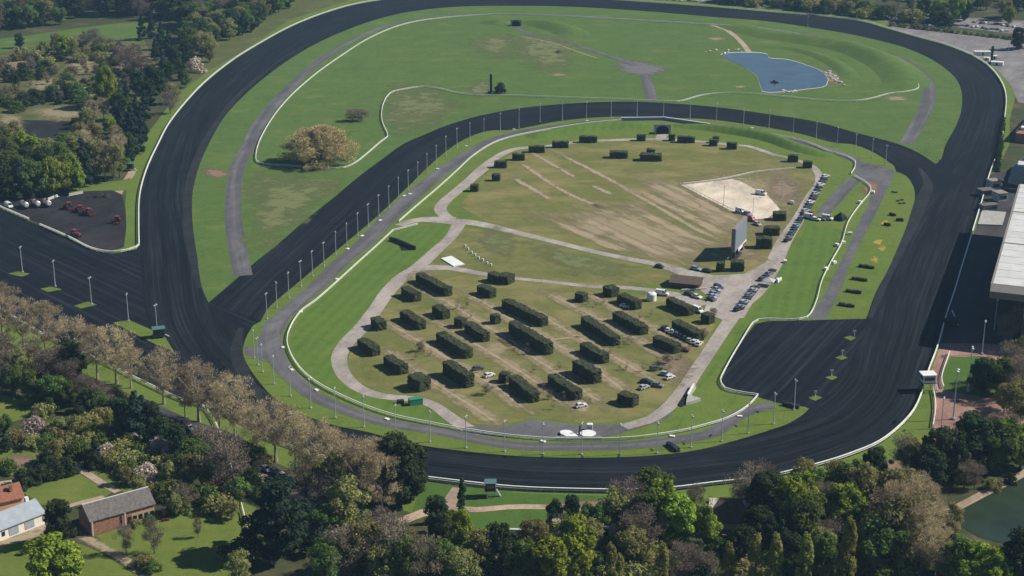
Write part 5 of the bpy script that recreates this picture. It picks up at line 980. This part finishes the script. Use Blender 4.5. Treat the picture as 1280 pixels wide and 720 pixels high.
for i in range(34):
    if i < 16: k = i / 15; x, y = R1(4, 285 + 90 * k + rr.uniform(-12, 12), 358 + 55 * k + rr.uniform(-14, 14))
    elif i < 26: x, y = R1(3, rr.uniform(950, 1150), rr.uniform(245, 268))
    else: x, y = R1(4, rr.uniform(70, 140), rr.uniform(452, 464))
    m = MB(); bmesh.ops.create_icosphere(m.bm, subdivisions=1, radius=1)
    for v in m.bm.verts: v.co *= rr.uniform(.7, 1.2)
    s = rr.uniform(.7, 1.6); o = m.build('boulder', M['pale'], None, G(x, y, .3)); o.scale = (s * 1.3, s, s * .7); o.rotation_euler.z = rr.uniform(0, 6); tag(o, 'pale boulder on the bank of the pond', 'boulder', 'boulders round the pond')
#==TREES==
def crown_mesh(name, seed, H, rad, base, mat, nc=46, nl=170, leaf=.55, shape='round', cr=.30, twig=False, flatz=.85, jit=.55, gap=.0):
    """clumps of many small leaf faces spread through the crown's volume"""
    r = np.random.default_rng(seed); C = []; hh = H - base
    while len(C) < nc:
        u = r.random(); th = r.random() * 2 * math.pi
        if shape == 'round': prof = math.sqrt(max(0, 1 - (2 * u - 1) ** 2)) * (1 + .18 * math.sin(3 * th + seed) * math.sin(5 * u + seed))
        elif shape == 'cone': prof = (1 - u) ** .85 + .04
        elif shape == 'column': prof = math.sin(math.pi * min(1, u * .93 + .07)) ** .45
        elif shape == 'layer': u = (math.floor(u * 6) + .35 + .25 * r.random()) / 6.2; prof = (1 - u * .75) * (1 + .25 * math.sin(3 * th + seed * 2 + u * 20))
        elif shape == 'vase': prof = math.sin(math.pi * (u * .75 + .12)) * (1 + .2 * math.sin(4 * th + seed))
        elif shape == 'dome': prof = math.sqrt(max(0, 1 - u * u)) * (1 + .12 * math.sin(4 * th + seed))
        rr_ = rad * prof * (r.random() ** .38)
        if shape in ('round', 'dome', 'vase') and r.random() < .25: rr_ *= .6
        C.append((rr_ * math.cos(th), rr_ * math.sin(th), base + hh * u))
    C = np.array(C); cs = rad * cr * (.6 + .8 * r.random(nc))
    if shape == 'cone': cs *= .55 + .6 * (1 - (C[:, 2] - base) / hh)
    ids = np.repeat(np.arange(nc), nl); n = len(ids); d = r.normal(size=(n, 3)); d /= np.linalg.norm(d, axis=1)[:, None]
    k = r.random(n) ** .33; pos = C[ids] + d * (cs[ids] * k)[:, None] * np.array([1, 1, flatz]); pos[:, 2] = np.maximum(pos[:, 2], .15)
    tone = np.clip(.55 * r.random(nc)[ids] + .45 * r.random(n), 0, 1)
    if twig:
        ax = d + np.array([0, 0, .5]) + r.normal(size=(n, 3)) * .5; ax /= np.linalg.norm(ax, axis=1)[:, None]; sd = np.cross(ax, r.normal(size=(n, 3))); sd /= np.linalg.norm(sd, axis=1)[:, None]
        ln = leaf * (.7 + .8 * r.random(n)); wd = leaf * .13 * (.7 + .8 * r.random(n)); bud = r.random(n) < .45; ln[bud] *= .35; wd[bud] = ln[bud] * .6
        a, b = ax * (ln / 2)[:, None], sd * (wd / 2)[:, None]
    else:
        nr = d + r.normal(size=(n, 3)) * jit + np.array([0, 0, .45]); nr /= np.linalg.norm(nr, axis=1)[:, None]; a = np.cross(nr, r.normal(size=(n, 3))); a /= np.linalg.norm(a, axis=1)[:, None]; b = np.cross(nr, a)
        s = leaf * (.55 + .8 * r.random(n)); a = a * (s * .62)[:, None]; b = b * (s * .42)[:, None]
    V = np.stack([pos - a, pos + b, pos + a, pos - b], 1).reshape(-1, 3)
    me = bpy.data.meshes.new(name); me.vertices.add(4 * n); me.vertices.foreach_set('co', V.astype(np.float32).ravel()); me.loops.add(4 * n); me.loops.foreach_set('vertex_index', np.arange(4 * n, dtype=np.int32))
    me.polygons.add(n); me.polygons.foreach_set('loop_start', np.arange(0, 4 * n, 4, dtype=np.int32)); me.update(calc_edges=True)
    at = me.attributes.new('tone', 'FLOAT', 'POINT'); at.data.foreach_set('value', np.repeat(tone, 4).astype(np.float32)); me.materials.append(mat); me.validate(); return me
def trunk_mesh(seed, H, base, rad, r0, mat, limbs=7, fine=0, straight=False):
    q = random.Random(seed); m = MB(); top = H * (.9 if straight else .62); n = 5; pts = [Vector((q.uniform(-.03, .03) * i, q.uniform(-.03, .03) * i, -.2 + (top + .2) * i / n)) for i in range(n + 1)]
    m.tube(pts, [r0 * (1.25 if i == 0 else 1 - .78 * i / n) for i in range(n + 1)], 7)
    for k in range(limbs):
        z = base * .75 + (top - base * .75) * (k + .5) / limbs; a = k * 2.4 + q.uniform(-.4, .4); ln = rad * (.75 if not straight else .5) * q.uniform(.7, 1.05); up = (H - z) * q.uniform(.35, .7) if not straight else ln * .2
        p0 = Vector((0, 0, z)); p1 = p0 + Vector((math.cos(a) * ln * .5, math.sin(a) * ln * .5, up * .4)); p2 = p0 + Vector((math.cos(a) * ln, math.sin(a) * ln, up))
        rr_ = r0 * (.5 - .25 * k / limbs); m.tube([p0, p1, p2], [rr_, rr_ * .65, rr_ * .2], 5)
        for j in range(fine):
            p = p1.lerp(p2, q.random()); b = a + q.uniform(-1.2, 1.2); m.tube([p, p + Vector((math.cos(b) * ln * .4, math.sin(b) * ln * .4, up * q.uniform(.2, .5)))], [rr_ * .4, rr_ * .08], 4)
    return m.mesh('trunk', mat)
LM = dict(plane=leaf_mat('plane_twigs', (.24, .195, .120), (.52, .42, .25), .35, .02), bare=leaf_mat('bare_twigs', (.13, .105, .082), (.26, .21, .16), .2, .04), ever=leaf_mat('evergreen_leaves', (.020, .034, .016), (.064, .088, .036), .25),
          cedar=leaf_mat('cedar_needles', (.014, .026, .018), (.038, .058, .036), .1, .03), fir=leaf_mat('fir_needles', (.016, .030, .022), (.040, .062, .042), .1, .04), lime=leaf_mat('new_leaves', (.120, .180, .020), (.280, .350, .045), .35, .04),
          mid=leaf_mat('green_leaves', (.060, .098, .024), (.140, .195, .046), .4, .05), olive=leaf_mat('olive_leaves', (0.144, 0.150, 0.053), (0.294, 0.275, 0.100), .4, .06), poplar=leaf_mat('poplar_leaves', (.150, .155, .040), (.290, .280, .075), .4, .04),
          blossom=leaf_mat('blossom', (.34, .26, .22), (.56, .47, .40), .3, .03), russet=leaf_mat('russet_buds', (.24, .19, .095), (.46, .365, .19), .2, .02))
KIND = {}   # kind: list of (empty, mesh height, crown radius)
def kind(name, desc, cat, variants, pale=False):
    L = []
    for i, (kw, tk_) in enumerate(variants):
        crown = crown_mesh('crown', 11 * len(KIND) + 3 * i + 1, **kw); trunk = trunk_mesh(5 * i + len(KIND), kw['H'], kw['base'], kw['rad'], **tk_) if tk_ else None
        L.append((crown, trunk, kw['H'], kw['rad']))
    KIND[name] = (desc, cat, L)
bk, pb = M['bark'], M['palebark']
kind('plane', 'bare golden-brown plane tree', 'tree', [(dict(H=22, rad=8.0, base=6.5, mat=LM['plane'], nc=64, nl=110, leaf=1.0, shape='vase', twig=True, cr=.22), dict(r0=.55, mat=pb, limbs=9, fine=3)), (dict(H=23, rad=7.4, base=7, mat=LM['plane'], nc=58, nl=110, leaf=1.0, shape='vase', twig=True, cr=.22), dict(r0=.5, mat=pb, limbs=8, fine=3))])
kind('bare', 'leafless grey-brown tree', 'tree', [(dict(H=15, rad=6.2, base=4, mat=LM['bare'], nc=46, nl=105, leaf=1.0, shape='vase', twig=True), dict(r0=.32, mat=bk, limbs=9, fine=4)), (dict(H=14, rad=6, base=3, mat=LM['bare'], nc=44, nl=100, leaf=1.0, shape='round', twig=True), dict(r0=.3, mat=bk, limbs=9, fine=4))])
kind('ever', 'dark evergreen tree', 'tree', [(dict(H=18, rad=6.5, base=2.5, mat=LM['ever'], nc=56, nl=150, leaf=.75, shape='round'), dict(r0=.45, mat=bk)), (dict(H=17, rad=6.0, base=2, mat=LM['ever'], nc=52, nl=150, leaf=.75, shape='vase'), dict(r0=.45, mat=bk))])
kind('cedar', 'broad dark cedar', 'tree', [(dict(H=20, rad=10, base=1.5, mat=LM['cedar'], nc=86, nl=130, leaf=.8, shape='layer', cr=.20, flatz=.35), dict(r0=.7, mat=bk, straight=True))])
kind('fir', 'dark pointed fir', 'tree', [(dict(H=19, rad=4.4, base=1.2, mat=LM['fir'], nc=70, nl=80, leaf=.75, shape='cone', cr=.34, flatz=.7), dict(r0=.35, mat=bk, straight=True)), (dict(H=17, rad=3.6, base=1, mat=LM['fir'], nc=60, nl=80, leaf=.7, shape='cone', cr=.36), dict(r0=.3, mat=bk, straight=True))])
kind('lime', 'bright yellow-green tree', 'tree', [(dict(H=14, rad=6.4, base=2, mat=LM['lime'], nc=54, nl=150, leaf=.7, shape='round', cr=.28), dict(r0=.4, mat=bk)), (dict(H=15, rad=5.8, base=2.5, mat=LM['lime'], nc=48, nl=150, leaf=.7, shape='round', cr=.3), dict(r0=.4, mat=bk))])
kind('mid', 'mid-green leafy tree', 'tree', [(dict(H=15, rad=6.0, base=2.5, mat=LM['mid'], nc=50, nl=150, leaf=.7, shape='round'), dict(r0=.38, mat=bk)), (dict(H=16, rad=5.6, base=3, mat=LM['mid'], nc=48, nl=140, leaf=.7, shape='vase'), dict(r0=.38, mat=bk))])
kind('olive', 'olive-brown budding tree', 'tree', [(dict(H=16, rad=6.2, base=3, mat=LM['olive'], nc=52, nl=110, leaf=.6, shape='round'), dict(r0=.36, mat=bk, fine=2)), (dict(H=15, rad=5.8, base=3, mat=LM['olive'], nc=46, nl=105, leaf=.6, shape='vase'), dict(r0=.36, mat=bk, fine=2))])
kind('poplar', 'slim columnar poplar', 'tree', [(dict(H=20, rad=2.0, base=.8, mat=LM['poplar'], nc=70, nl=110, leaf=.5, shape='column', cr=.36, flatz=2.0), dict(r0=.3, mat=bk, straight=True))])
kind('russet', 'huge russet budding tree', 'tree', [(dict(H=15, rad=11.5, base=1.2, mat=LM['russet'], nc=210, nl=190, leaf=1.0, shape='dome', cr=.15, twig=True), dict(r0=.7, mat=bk, limbs=11, fine=3))])
kind('cypress', 'thin dark cypress', 'tree', [(dict(H=14, rad=1.6, base=.5, mat=LM['ever'], nc=40, nl=80, leaf=.5, shape='cone', cr=.5, flatz=1.3), dict(r0=.2, mat=bk, straight=True))])
kind('blossom', 'pale pink blossoming shrub', 'shrub', [(dict(H=4.6, rad=3.4, base=.3, mat=LM['blossom'], nc=34, nl=70, leaf=.4, shape='dome', cr=.3), dict(r0=.12, mat=bk, limbs=5))])
kind('bush', 'dark rounded bush', 'bush', [(dict(H=4.2, rad=2.8, base=.1, mat=LM['ever'], nc=34, nl=80, leaf=.42, shape='dome', cr=.34), dict(r0=.12, mat=bk, limbs=5))])
kind('shrub', 'low green shrub', 'shrub', [(dict(H=3.6, rad=3.0, base=.1, mat=LM['mid'], nc=34, nl=70, leaf=.42, shape='dome', cr=.32), dict(r0=.1, mat=bk, limbs=5)), (dict(H=3.4, rad=3.2, base=.1, mat=LM['olive'], nc=34, nl=60, leaf=.42, shape='dome', cr=.32), dict(r0=.1, mat=bk, limbs=5))])
kind('sapling', 'tiny leafless sapling', 'sapling', [(dict(H=4, rad=1.3, base=1, mat=LM['bare'], nc=12, nl=26, leaf=.5, shape='round', twig=True, cr=.4), dict(r0=.07, mat=bk, limbs=4))])
NM = dict(plane='plane_tree', bare='bare_tree', ever='evergreen_tree', cedar='cedar_tree', fir='fir_tree', lime='leafy_tree', mid='leafy_tree', olive='budding_tree', poplar='poplar_tree', russet='russet_tree', cypress='cypress_tree', blossom='blossom_shrub', bush='round_bush', shrub='green_shrub', sapling='sapling')
TR_ = random.Random(21); TN = [0]
def tree(k, px, h=None, wide=1.0, label=None, group=None, at=None, desc=None):
    d, cat, L = KIND[k]; cm, tm, H, rad = L[TN[0] % len(L)]; TN[0] += 1; s = (h or H) / H; p = at if at is not None else G(*px)
    t = thing(NM[k], label or d, cat, (p.x, p.y, 0), TR_.uniform(0, 6.28), group); t.scale = (s * wide, s * wide, s); link('crown', cm, t)
    if tm: link('trunk', tm, t)
    if not label: NAMES.add(t, desc or d, px)
    return t
# the plane row along the chute rail
for i, (x, y, h) in enumerate([(-14, 414, 23), (4, 424, 24), (30, 436, 23), (58, 447, 24), (90, 461, 22), (122, 474, 24), (146, 480, 23), (164, 485, 19), (205, 505, 21), (232, 522, 22), (249, 527, 23), (275, 541, 22), (294, 551, 24), (322, 566, 19), (345, 577, 23), (370, 588, 22), (392, 600, 23), (415, 612, 22)]):
    tree('plane', (x, y), h * (.70 + .22 * abs(math.sin(i * 1.7 + .4))), 1.08 + .1 * math.sin(i * 2), f'bare golden-brown plane tree, {nth(i + 1)} along the white chute rail', 'plane trees along the chute rail')
T = [('plane', 455, 640, 22), ('plane', 478, 650, 20), ('plane', 440, 628, 20), ('plane', 470, 625, 19), ('olive', 425, 632, 17), ('ever', 500, 634, 21, 1.05), ('ever', 511, 626, 16), ('cedar', 350, 692, 23, 1.05), ('mid', 402, 678, 11), ('olive', 436, 668, 16), ('bare', 475, 698, 15), ('bare', 382, 622, 12), ('bare', 405, 640, 12),
     ('ever', 545, 672, 12, .9), ('mid', 560, 677, 9), ('cypress', 578, 652, 14), ('lime', 577, 694, 13, .6), ('ever', 625, 712, 13, .9), ('olive', 600, 715, 12), ('mid', 655, 728, 12), ('olive', 665, 700, 12), ('lime', 716, 724, 17, 1.05), ('lime', 690, 735, 14), ('bare', 705, 690, 10), ('ever', 693, 668, 10, .7), ('ever', 714, 666, 11, .7), ('mid', 742, 674, 11, .9), ('olive', 735, 692, 10), ('olive', 770, 668, 14), ('bare', 785, 662, 15), ('mid', 816, 640, 13, 1.0), ('lime', 832, 668, 16, .95), ('lime', 846, 684, 15, .9), ('mid', 812, 676, 15), ('olive', 790, 692, 11), ('bare', 800, 695, 14), ('bare', 868, 662, 14, .6), ('lime', 884, 684, 12, .75),
     ('olive', 792, 712, 12), ('bare', 852, 728, 11), ('bare', 880, 732, 10), ('mid', 900, 712, 9), ('ever', 928, 712, 12), ('ever', 955, 660, 16, 1.0), ('ever', 945, 690, 13), ('bare', 935, 640, 14), ('bare', 950, 630, 13), ('bare', 925, 650, 10), ('olive', 1005, 622, 12), ('mid', 1020, 640, 13), ('lime', 1010, 642, 12), ('lime', 990, 668, 18, .8), ('mid', 1000, 680, 16), ('bare', 1030, 660, 13), ('olive', 1045, 625, 12), ('ever', 1093, 610, 12, 1.0), ('mid', 1065, 640, 15), ('olive', 1075, 655, 17), ('lime', 1055, 665, 14), ('mid', 1070, 690, 14), ('bare', 1035, 700, 12), ('mid', 1027, 730, 14, .9), ('fir', 975, 700, 12), ('ever', 985, 715, 11), ('olive', 1025, 706, 11), ('olive', 1082, 712, 13),
     ('poplar', 763, 755, 17, .85), ('poplar', 774, 750, 13, .85), ('poplar', 826, 760, 18.5, .85), ('poplar', 908, 760, 18.5, .9), ('poplar', 941, 760, 20.5, .85), ('poplar', 965, 760, 21, .85), ('poplar', 1003, 760, 21, .85), ('poplar', 1056, 755, 24, .8), ('poplar', 1046, 752, 16, .8),
     ('plane', 1112, 690, 20), ('plane', 1140, 680, 20), ('plane', 1155, 676, 17), ('plane', 1166, 690, 15), ('olive', 1125, 712, 20), ('mid', 1100, 722, 16), ('plane', 1150, 718, 20), ('plane', 1168, 724, 15), ('olive', 1190, 672, 10, .8), ('olive', 1120, 660, 18), ('lime', 1208, 735, 13, 1.0), ('lime', 1238, 738, 12, 1.05), ('mid', 1195, 732, 14), ('ever', 1275, 735, 16), ('ever', 1172, 602, 16, 1.0), ('ever', 1190, 600, 15), ('ever', 1215, 592, 18, 1.1), ('mid', 1232, 592, 15), ('mid', 1250, 590, 17), ('lime', 1258, 575, 13, .8), ('lime', 1275, 585, 14), ('ever', 1160, 610, 13), ('bare', 1205, 610, 9), ('bare', 1218, 612, 8), ('bare', 1128, 590, 12, .8), ('olive', 1140, 592, 11),
     ('ever', 1225, 492, 12, .9), ('mid', 1245, 493, 13, 1.05), ('ever', 1232, 488, 11), ('bare', 1262, 480, 15), ('bare', 1275, 500, 15), ('olive', 1270, 530, 15), ('bare', 1243, 555, 10), ('bare', 1262, 560, 12), ('olive', 1280, 470, 14), ('bare', 1258, 430, 11), ('bare', 1272, 425, 12), ('olive', 1255, 515, 10),
     # garden and wood at the lower corner
     ('ever', 75, 682, 13, .9), ('lime', 68, 738, 15, 1.05), ('bush', 64, 672, 3), ('bare', 158, 692, 9, .7), ('bare', 193, 692, 10, .7), ('bare', 248, 672, 6, .6), ('bare', 232, 640, 8), ('olive', 222, 645, 7), ('olive', 175, 622, 7, 1.0), ('olive', 158, 606, 6), ('olive', 212, 610, 8), ('olive', 240, 606, 10), ('mid', 258, 612, 10), ('mid', 245, 598, 12), ('bare', 285, 615, 18, .9), ('bare', 262, 585, 14), ('ever', 155, 548, 13, .75), ('fir', 172, 552, 17, 1.0), ('ever', 190, 548, 12, .75), ('ever', 222, 572, 11, .75), ('fir', 180, 545, 14), ('ever', 205, 560, 10), ('mid', 196, 560, 8), ('ever', 88, 466, 12, 1.0), ('ever', 98, 470, 11), ('bare', 60, 480, 13), ('bare', 40, 470, 13), ('bare', 90, 492, 12), ('bare', 75, 472, 11), ('mid', 20, 492, 10), ('mid', 38, 498, 10), ('mid', 68, 505, 10, 1.2), ('mid', 88, 508, 9), ('bare', 10, 480, 13), ('olive', 25, 478, 12), ('bare', 110, 505, 10), ('ever', 112, 515, 8), ('mid', 125, 520, 8), ('bare', 130, 512, 9), ('bare', 5, 462, 14), ('olive', 95, 550, 8), ('olive', 75, 548, 7), ('mid', 115, 555, 7), ('fir', 120, 580, 9), ('olive', 70, 578, 7), ('mid', 5, 545, 7), ('ever', 10, 565, 5),
     ('olive', 290, 650, 6), ('olive', 300, 730, 9), ('mid', 410, 728, 12), ('bare', 430, 722, 14), ('olive', 455, 716, 15), ('bare', 490, 720, 16), ('mid', 508, 730, 14), ('olive', 520, 714, 11), ('mid', 545, 726, 12), ('bare', 500, 702, 10), ('olive', 480, 735, 12), ('bare', 530, 735, 14), ('olive', 575, 735, 11), ('shrub', 330, 580, 3)]
for q in T: tree(q[0], (q[1], q[2]), q[3], q[4] if len(q) > 4 else 1.0)
SH = [('bush', 8 + 20, 608, 5), ('bush', 40, 605, 4.5), ('bush', 53, 601, 4.6), ('bush', 68, 598, 5), ('bush', 83, 594, 5), ('bush', 60, 580, 5), ('blossom', 136, 575, 5), ('blossom', 45, 545, 6), ('blossom', 185, 605, 6), ('blossom', 198, 572, 6), ('blossom', 168, 558, 4), ('shrub', 150, 572, 5), ('shrub', 100, 570, 5), ('shrub', 110, 560, 5), ('shrub', 130, 555, 5), ('shrub', 20, 555, 4), ('shrub', 10, 590, 4), ('shrub', 160, 585, 5), ('shrub', 172, 575, 5), ('shrub', 205, 590, 5), ('shrub', 220, 600, 5), ('shrub', 190, 622, 4), ('shrub', 205, 624, 4.5), ('shrub', 222, 622, 5), ('shrub', 240, 628, 4.5), ('bush', 120, 585, 4.5), ('shrub', 260, 628, 5), ('shrub', 270, 610, 5), ('bush', 240, 580, 5), ('shrub', 40, 560, 4), ('shrub', 60, 558, 4), ('shrub', 85, 562, 4), ('shrub', 140, 540, 4), ('shrub', 110, 538, 5), ('bush', 100, 528, 5), ('shrub', 130, 530, 5), ('shrub', 48, 500, 5), ('shrub', 55, 520, 4), ('bush', 180, 590, 4), ('shrub', 170, 658, 2), ('shrub', 186, 652, 2), ('shrub', 180, 708, 3), ('shrub', 190, 714, 3), ('bush', 225, 640, 5), ('shrub', 300, 620, 5), ('shrub', 275, 640, 5), ('bush', 290, 632, 5), ('shrub', 310, 570, 4), ('shrub', 322, 574, 4),
      ('shrub', 1080, 600, 4), ('shrub', 1060, 605, 4), ('shrub', 1110, 610, 4), ('shrub', 1045, 612, 4), ('shrub', 975, 615, 4), ('bush', 890, 700, 4), ('shrub', 870, 690, 3), ('shrub', 1200, 560, 4), ('bush', 1185, 560, 5), ('shrub', 1225, 560, 5), ('bush', 930, 735, 4), ('bush', 1100, 700, 6), ('shrub', 1240, 612, 3), ('bush', 1262, 604, 3), ('shrub', 740, 712, 4), ('bush', 725, 700, 5), ('bush', 660, 690, 4), ('shrub', 640, 690, 5)]
for k, x, y, h in SH: tree(k, (x, y), h)
# the russet tree and bushes on the far lawn
tree('russet', (402, 203), 18, 1.45, 'huge spreading russet tree on the far infield lawn'); tree('bare', R1(2, 484, 606), 7, 2.0, 'small leafless dark tree behind the huge russet one'); tree('bare', R1(2, 530, 606), 6.5, 1.9, 'low leafless bush at the edge of the russet tree')
tree('bush', R1(2, 1222, 466), 6, 1.0, 'dark round bush beside the black pylon'); tree('ever', (1272, 62), 15, 1.0, 'big dark evergreen beside the car park lamp'); tree('ever', (1290, 60), 14, 1.0, 'dark evergreen cut by the picture edge at the car park')
rr = random.Random(12)
for i in range(46):
    n, x, y = rr.choice([(10, 780, 300), (10, 830, 330), (10, 1080, 440), (10, 1150, 540), (10, 1000, 80), (10, 1080, 150), (11, 170, 400), (11, 60, 300), (11, 560, 290), (11, 620, 330), (11, 700, 400), (11, 520, 420), (11, 450, 330), (11, 200, 590), (11, 130, 520), (11, 760, 385), (11, 890, 330), (11, 640, 150), (6, 1200, 560), (11, 430, 90)])
    p = R1(n, x + rr.uniform(-70, 70), y + rr.uniform(-35, 35)); tree('sapling', p, rr.uniform(2.5, 4.2), 1, 'tiny leafless sapling on the camp lawn between the hedges', 'saplings between the hedges')
for i, (n, x, y) in enumerate([(11, 775, 382), (11, 1005, 148), (11, 960, 255), (10, 820, 320), (10, 1150, 535)]):
    tree('bare', R1(n, x, y), 4.0, 1.1, f'small reddish leafless bush on the camp lawn, {nth(i + 1)} of five', 'reddish bushes on the camp lawn')
# wood along the outer side of the far bend
FARL = [('fir', 178, 50, 18), ('fir', 190, 48, 17), ('fir', 203, 62, 19), ('fir', 212, 70, 18), ('fir', 195, 75, 15), ('ever', 218, 85, 15), ('ever', 232, 80, 16), ('fir', 205, 95, 17), ('ever', 190, 110, 14), ('ever', 175, 120, 15), ('fir', 160, 135, 16), ('ever', 150, 150, 15), ('fir', 172, 160, 18), ('fir', 182, 150, 17), ('fir', 165, 178, 20), ('fir', 178, 172, 18), ('ever', 188, 130, 14), ('ever', 200, 118, 15), ('ever', 210, 105, 14), ('fir', 152, 172, 18), ('ever', 225, 100, 12), ('mid', 260, 62, 15), ('olive', 250, 50, 16), ('mid', 232, 110, 11), ('olive', 215, 130, 13), ('bare', 213, 142, 13), ('blossom', 246, 90, 9), ('olive', 262, 78, 12), ('ever', 240, 66, 16), ('mid', 160, 150, 13), ('lime', 135, 135, 24, .62), ('lime', 128, 132, 18, .7), ('bare', 168, 95, 20, 1.2), ('bare', 158, 90, 16), ('bare', 178, 102, 17, 1.2), ('bare', 150, 82, 14), ('lime', 82, 70, 14), ('olive', 92, 74, 13), ('olive', 72, 62, 12), ('bare', 120, 62, 14), ('bare', 108, 60, 12), ('lime', 55, 70, 10), ('bare', 40, 90, 10), ('ever', 30, 100, 11), ('ever', 20, 112, 10), ('bush', 45, 84, 7), ('bush', 58, 90, 7), ('bush', 78, 118, 8), ('bush', 85, 124, 8), ('bush', 65, 126, 8), ('bush', 45, 130, 8), ('bush', 30, 134, 8), ('shrub', 95, 118, 7), ('shrub', 70, 120, 7), ('shrub', 100, 128, 7), ('bare', 10, 128, 10), ('shrub', 20, 140, 6), ('shrub', 60, 84, 7), ('bare', 70, 96, 8), ('bush', 50, 98, 6), ('bare', 5, 95, 12), ('ever', 25, 60, 10),
        ('olive', 110, 160, 12), ('plane', 118, 155, 14), ('plane', 130, 150, 13), ('ever', 95, 168, 9), ('lime', 138, 168, 9), ('olive', 120, 185, 13), ('olive', 100, 186, 14), ('plane', 145, 186, 13), ('plane', 108, 196, 15),
        ('olive', 10, 190, 14), ('lime', 30, 200, 15, .8), ('lime', 45, 200, 13), ('mid', 5, 210, 16), ('olive', 20, 180, 12), ('mid', 15, 235, 18), ('fir', 28, 248, 20, 1.2), ('mid', 40, 246, 18), ('ever', 8, 250, 16), ('ever', 55, 235, 18), ('mid', 52, 246, 17), ('lime', 66, 244, 18, .75), ('mid', 78, 236, 17), ('lime', 90, 236, 17, .7), ('fir', 106, 232, 24, 1.0), ('fir', 112, 228, 20), ('lime', 84, 240, 15, .7), ('olive', 122, 226, 20, .8), ('plane', 132, 226, 20, .8), ('olive', 142, 226, 19, .8), ('mid', 150, 222, 17, .8), ('mid', 70, 222, 18), ('olive', 95, 215, 18), ('mid', 85, 205, 16), ('olive', 60, 212, 15), ('plane', 150, 212, 18), ('fir', 172, 192, 20), ('fir', 166, 200, 22), ('fir', 176, 180, 18), ('ever', 160, 205, 16), ('ever', 35, 225, 16), ('bare', 0, 225, 15), ('lime', 100, 238, 13, .6)]
for q in FARL: tree(q[0], (q[1], q[2]), q[3], q[4] if len(q) > 4 else 1.0)
def belt(poly, n, kinds, hr, label, group, seed, spacing):
    q = random.Random(seed); P = ground(poly); xs = [p.x for p in P]; ys = [p.y for p in P]; pts = []; tries = 0
    def inside(x, y):
        c = False
        for a, b in zip(P, P[1:] + P[:1]):
            if (a.y > y) != (b.y > y) and x < (b.x - a.x) * (y - a.y) / (b.y - a.y) + a.x: c = not c
        return c
    while len(pts) < n and tries < 40000:
        tries += 1; x, y = q.uniform(min(xs), max(xs)), q.uniform(min(ys), max(ys))
        if inside(x, y) and all((x - a) ** 2 + (y - b) ** 2 > spacing ** 2 for a, b in pts): pts.append((x, y))
    for x, y in pts:
        k = q.choice(kinds); tree(k, None, q.uniform(*hr), q.uniform(.95, 1.25), f'{KIND[k][0]} {label}', group, Vector((x, y, 0)))
belt([(-25, 46), (60, 34), (140, 22), (180, 30), (200, 22), (240, 40), (278, 44), (330, 18), (390, -6), (440, -20), (300, -12), (60, -14), (-25, -8)], 250, ['bare', 'ever', 'ever', 'olive', 'mid', 'ever', 'bare', 'mid'], (13, 20), 'in the wood beyond the long meadow', 'trees of the wood beyond the meadow', 3, 7.5)
belt([(250, 76), (300, 50), (345, 20), (385, 0), (400, -6), (350, -12), (300, 4), (240, 36), (225, 60)], 75, ['mid', 'ever', 'mid', 'olive', 'ever'], (14, 19), 'at the wood edge outside the far bend', 'trees at the wood edge outside the far bend', 5, 7.5)
belt([(770, -6), (900, -2), (1000, 9), (1120, 22), (1200, 27), (1290, 30), (1290, -28), (1000, -38), (770, -34)], 120, ['bare', 'olive', 'bare', 'mid', 'olive', 'ever', 'bare'], (11, 17), 'in the wood behind the far car park', 'trees of the wood behind the car park', 8, 9)
belt([(900, 4), (1000, 15), (1110, 26), (1190, 34), (1190, 30), (1000, 8), (900, -2)], 60, ['bare', 'olive', 'bush', 'shrub'], (6, 11), 'among the parked cars of the far car park', 'trees among the far parked cars', 10, 5)
for i, (k, x, y, h, w_) in enumerate([('lime', 1194, 27, 22, .7), ('lime', 1172, 26, 16, .9), ('lime', 1225, 12, 24, .5), ('ever', 1206, 26, 15, 1), ('mid', 1150, 27, 14, 1), ('lime', 1262, 30, 12, .8)]): tree(k, (x, y), h, w_)
for i in range(26):
    k = (i + .5) / 26; p = (1254 - 9 * k, 150 + 66 * k); tree('bush', p, rr.uniform(2.4, 3.4), .9, f'small clipped dark bush, {nth(i + 1)} along the tribune front', 'bushes along the tribune front')
for i in range(20): tree('shrub', (1116 + i * 8.2, 32.5 + i * .95), rr.uniform(2, 3.2), 1.1, 'low shrub in the hedge along the back of the asphalt car park', 'shrubs along the car park')
belt([(-20, 80), (60, 62), (130, 52), (175, 62), (180, 110), (140, 140), (60, 138), (-20, 140)], 120, ['shrub', 'bare', 'bush', 'shrub', 'bare'], (3.5, 6.5), 'in the scrub below the long meadow', 'scrub plants below the meadow', 31, 5)
belt([(0, 500), (60, 470), (150, 500), (300, 560), (330, 600), (280, 640), (200, 600), (120, 600), (60, 560)], 50, ['shrub', 'shrub', 'bush', 'bare'], (2.5, 5), 'in the garden thickets along the lane', 'small plants of the garden thickets', 32, 4)
belt([(440, 700), (560, 690), (640, 700), (760, 690), (900, 700), (1100, 690), (1190, 650), (1190, 735), (440, 735)], 110, ['shrub', 'shrub', 'bush', 'bare'], (3, 6), 'under the lower wood', 'undergrowth plants of the lower wood', 33, 4.5)
NAMES.run()
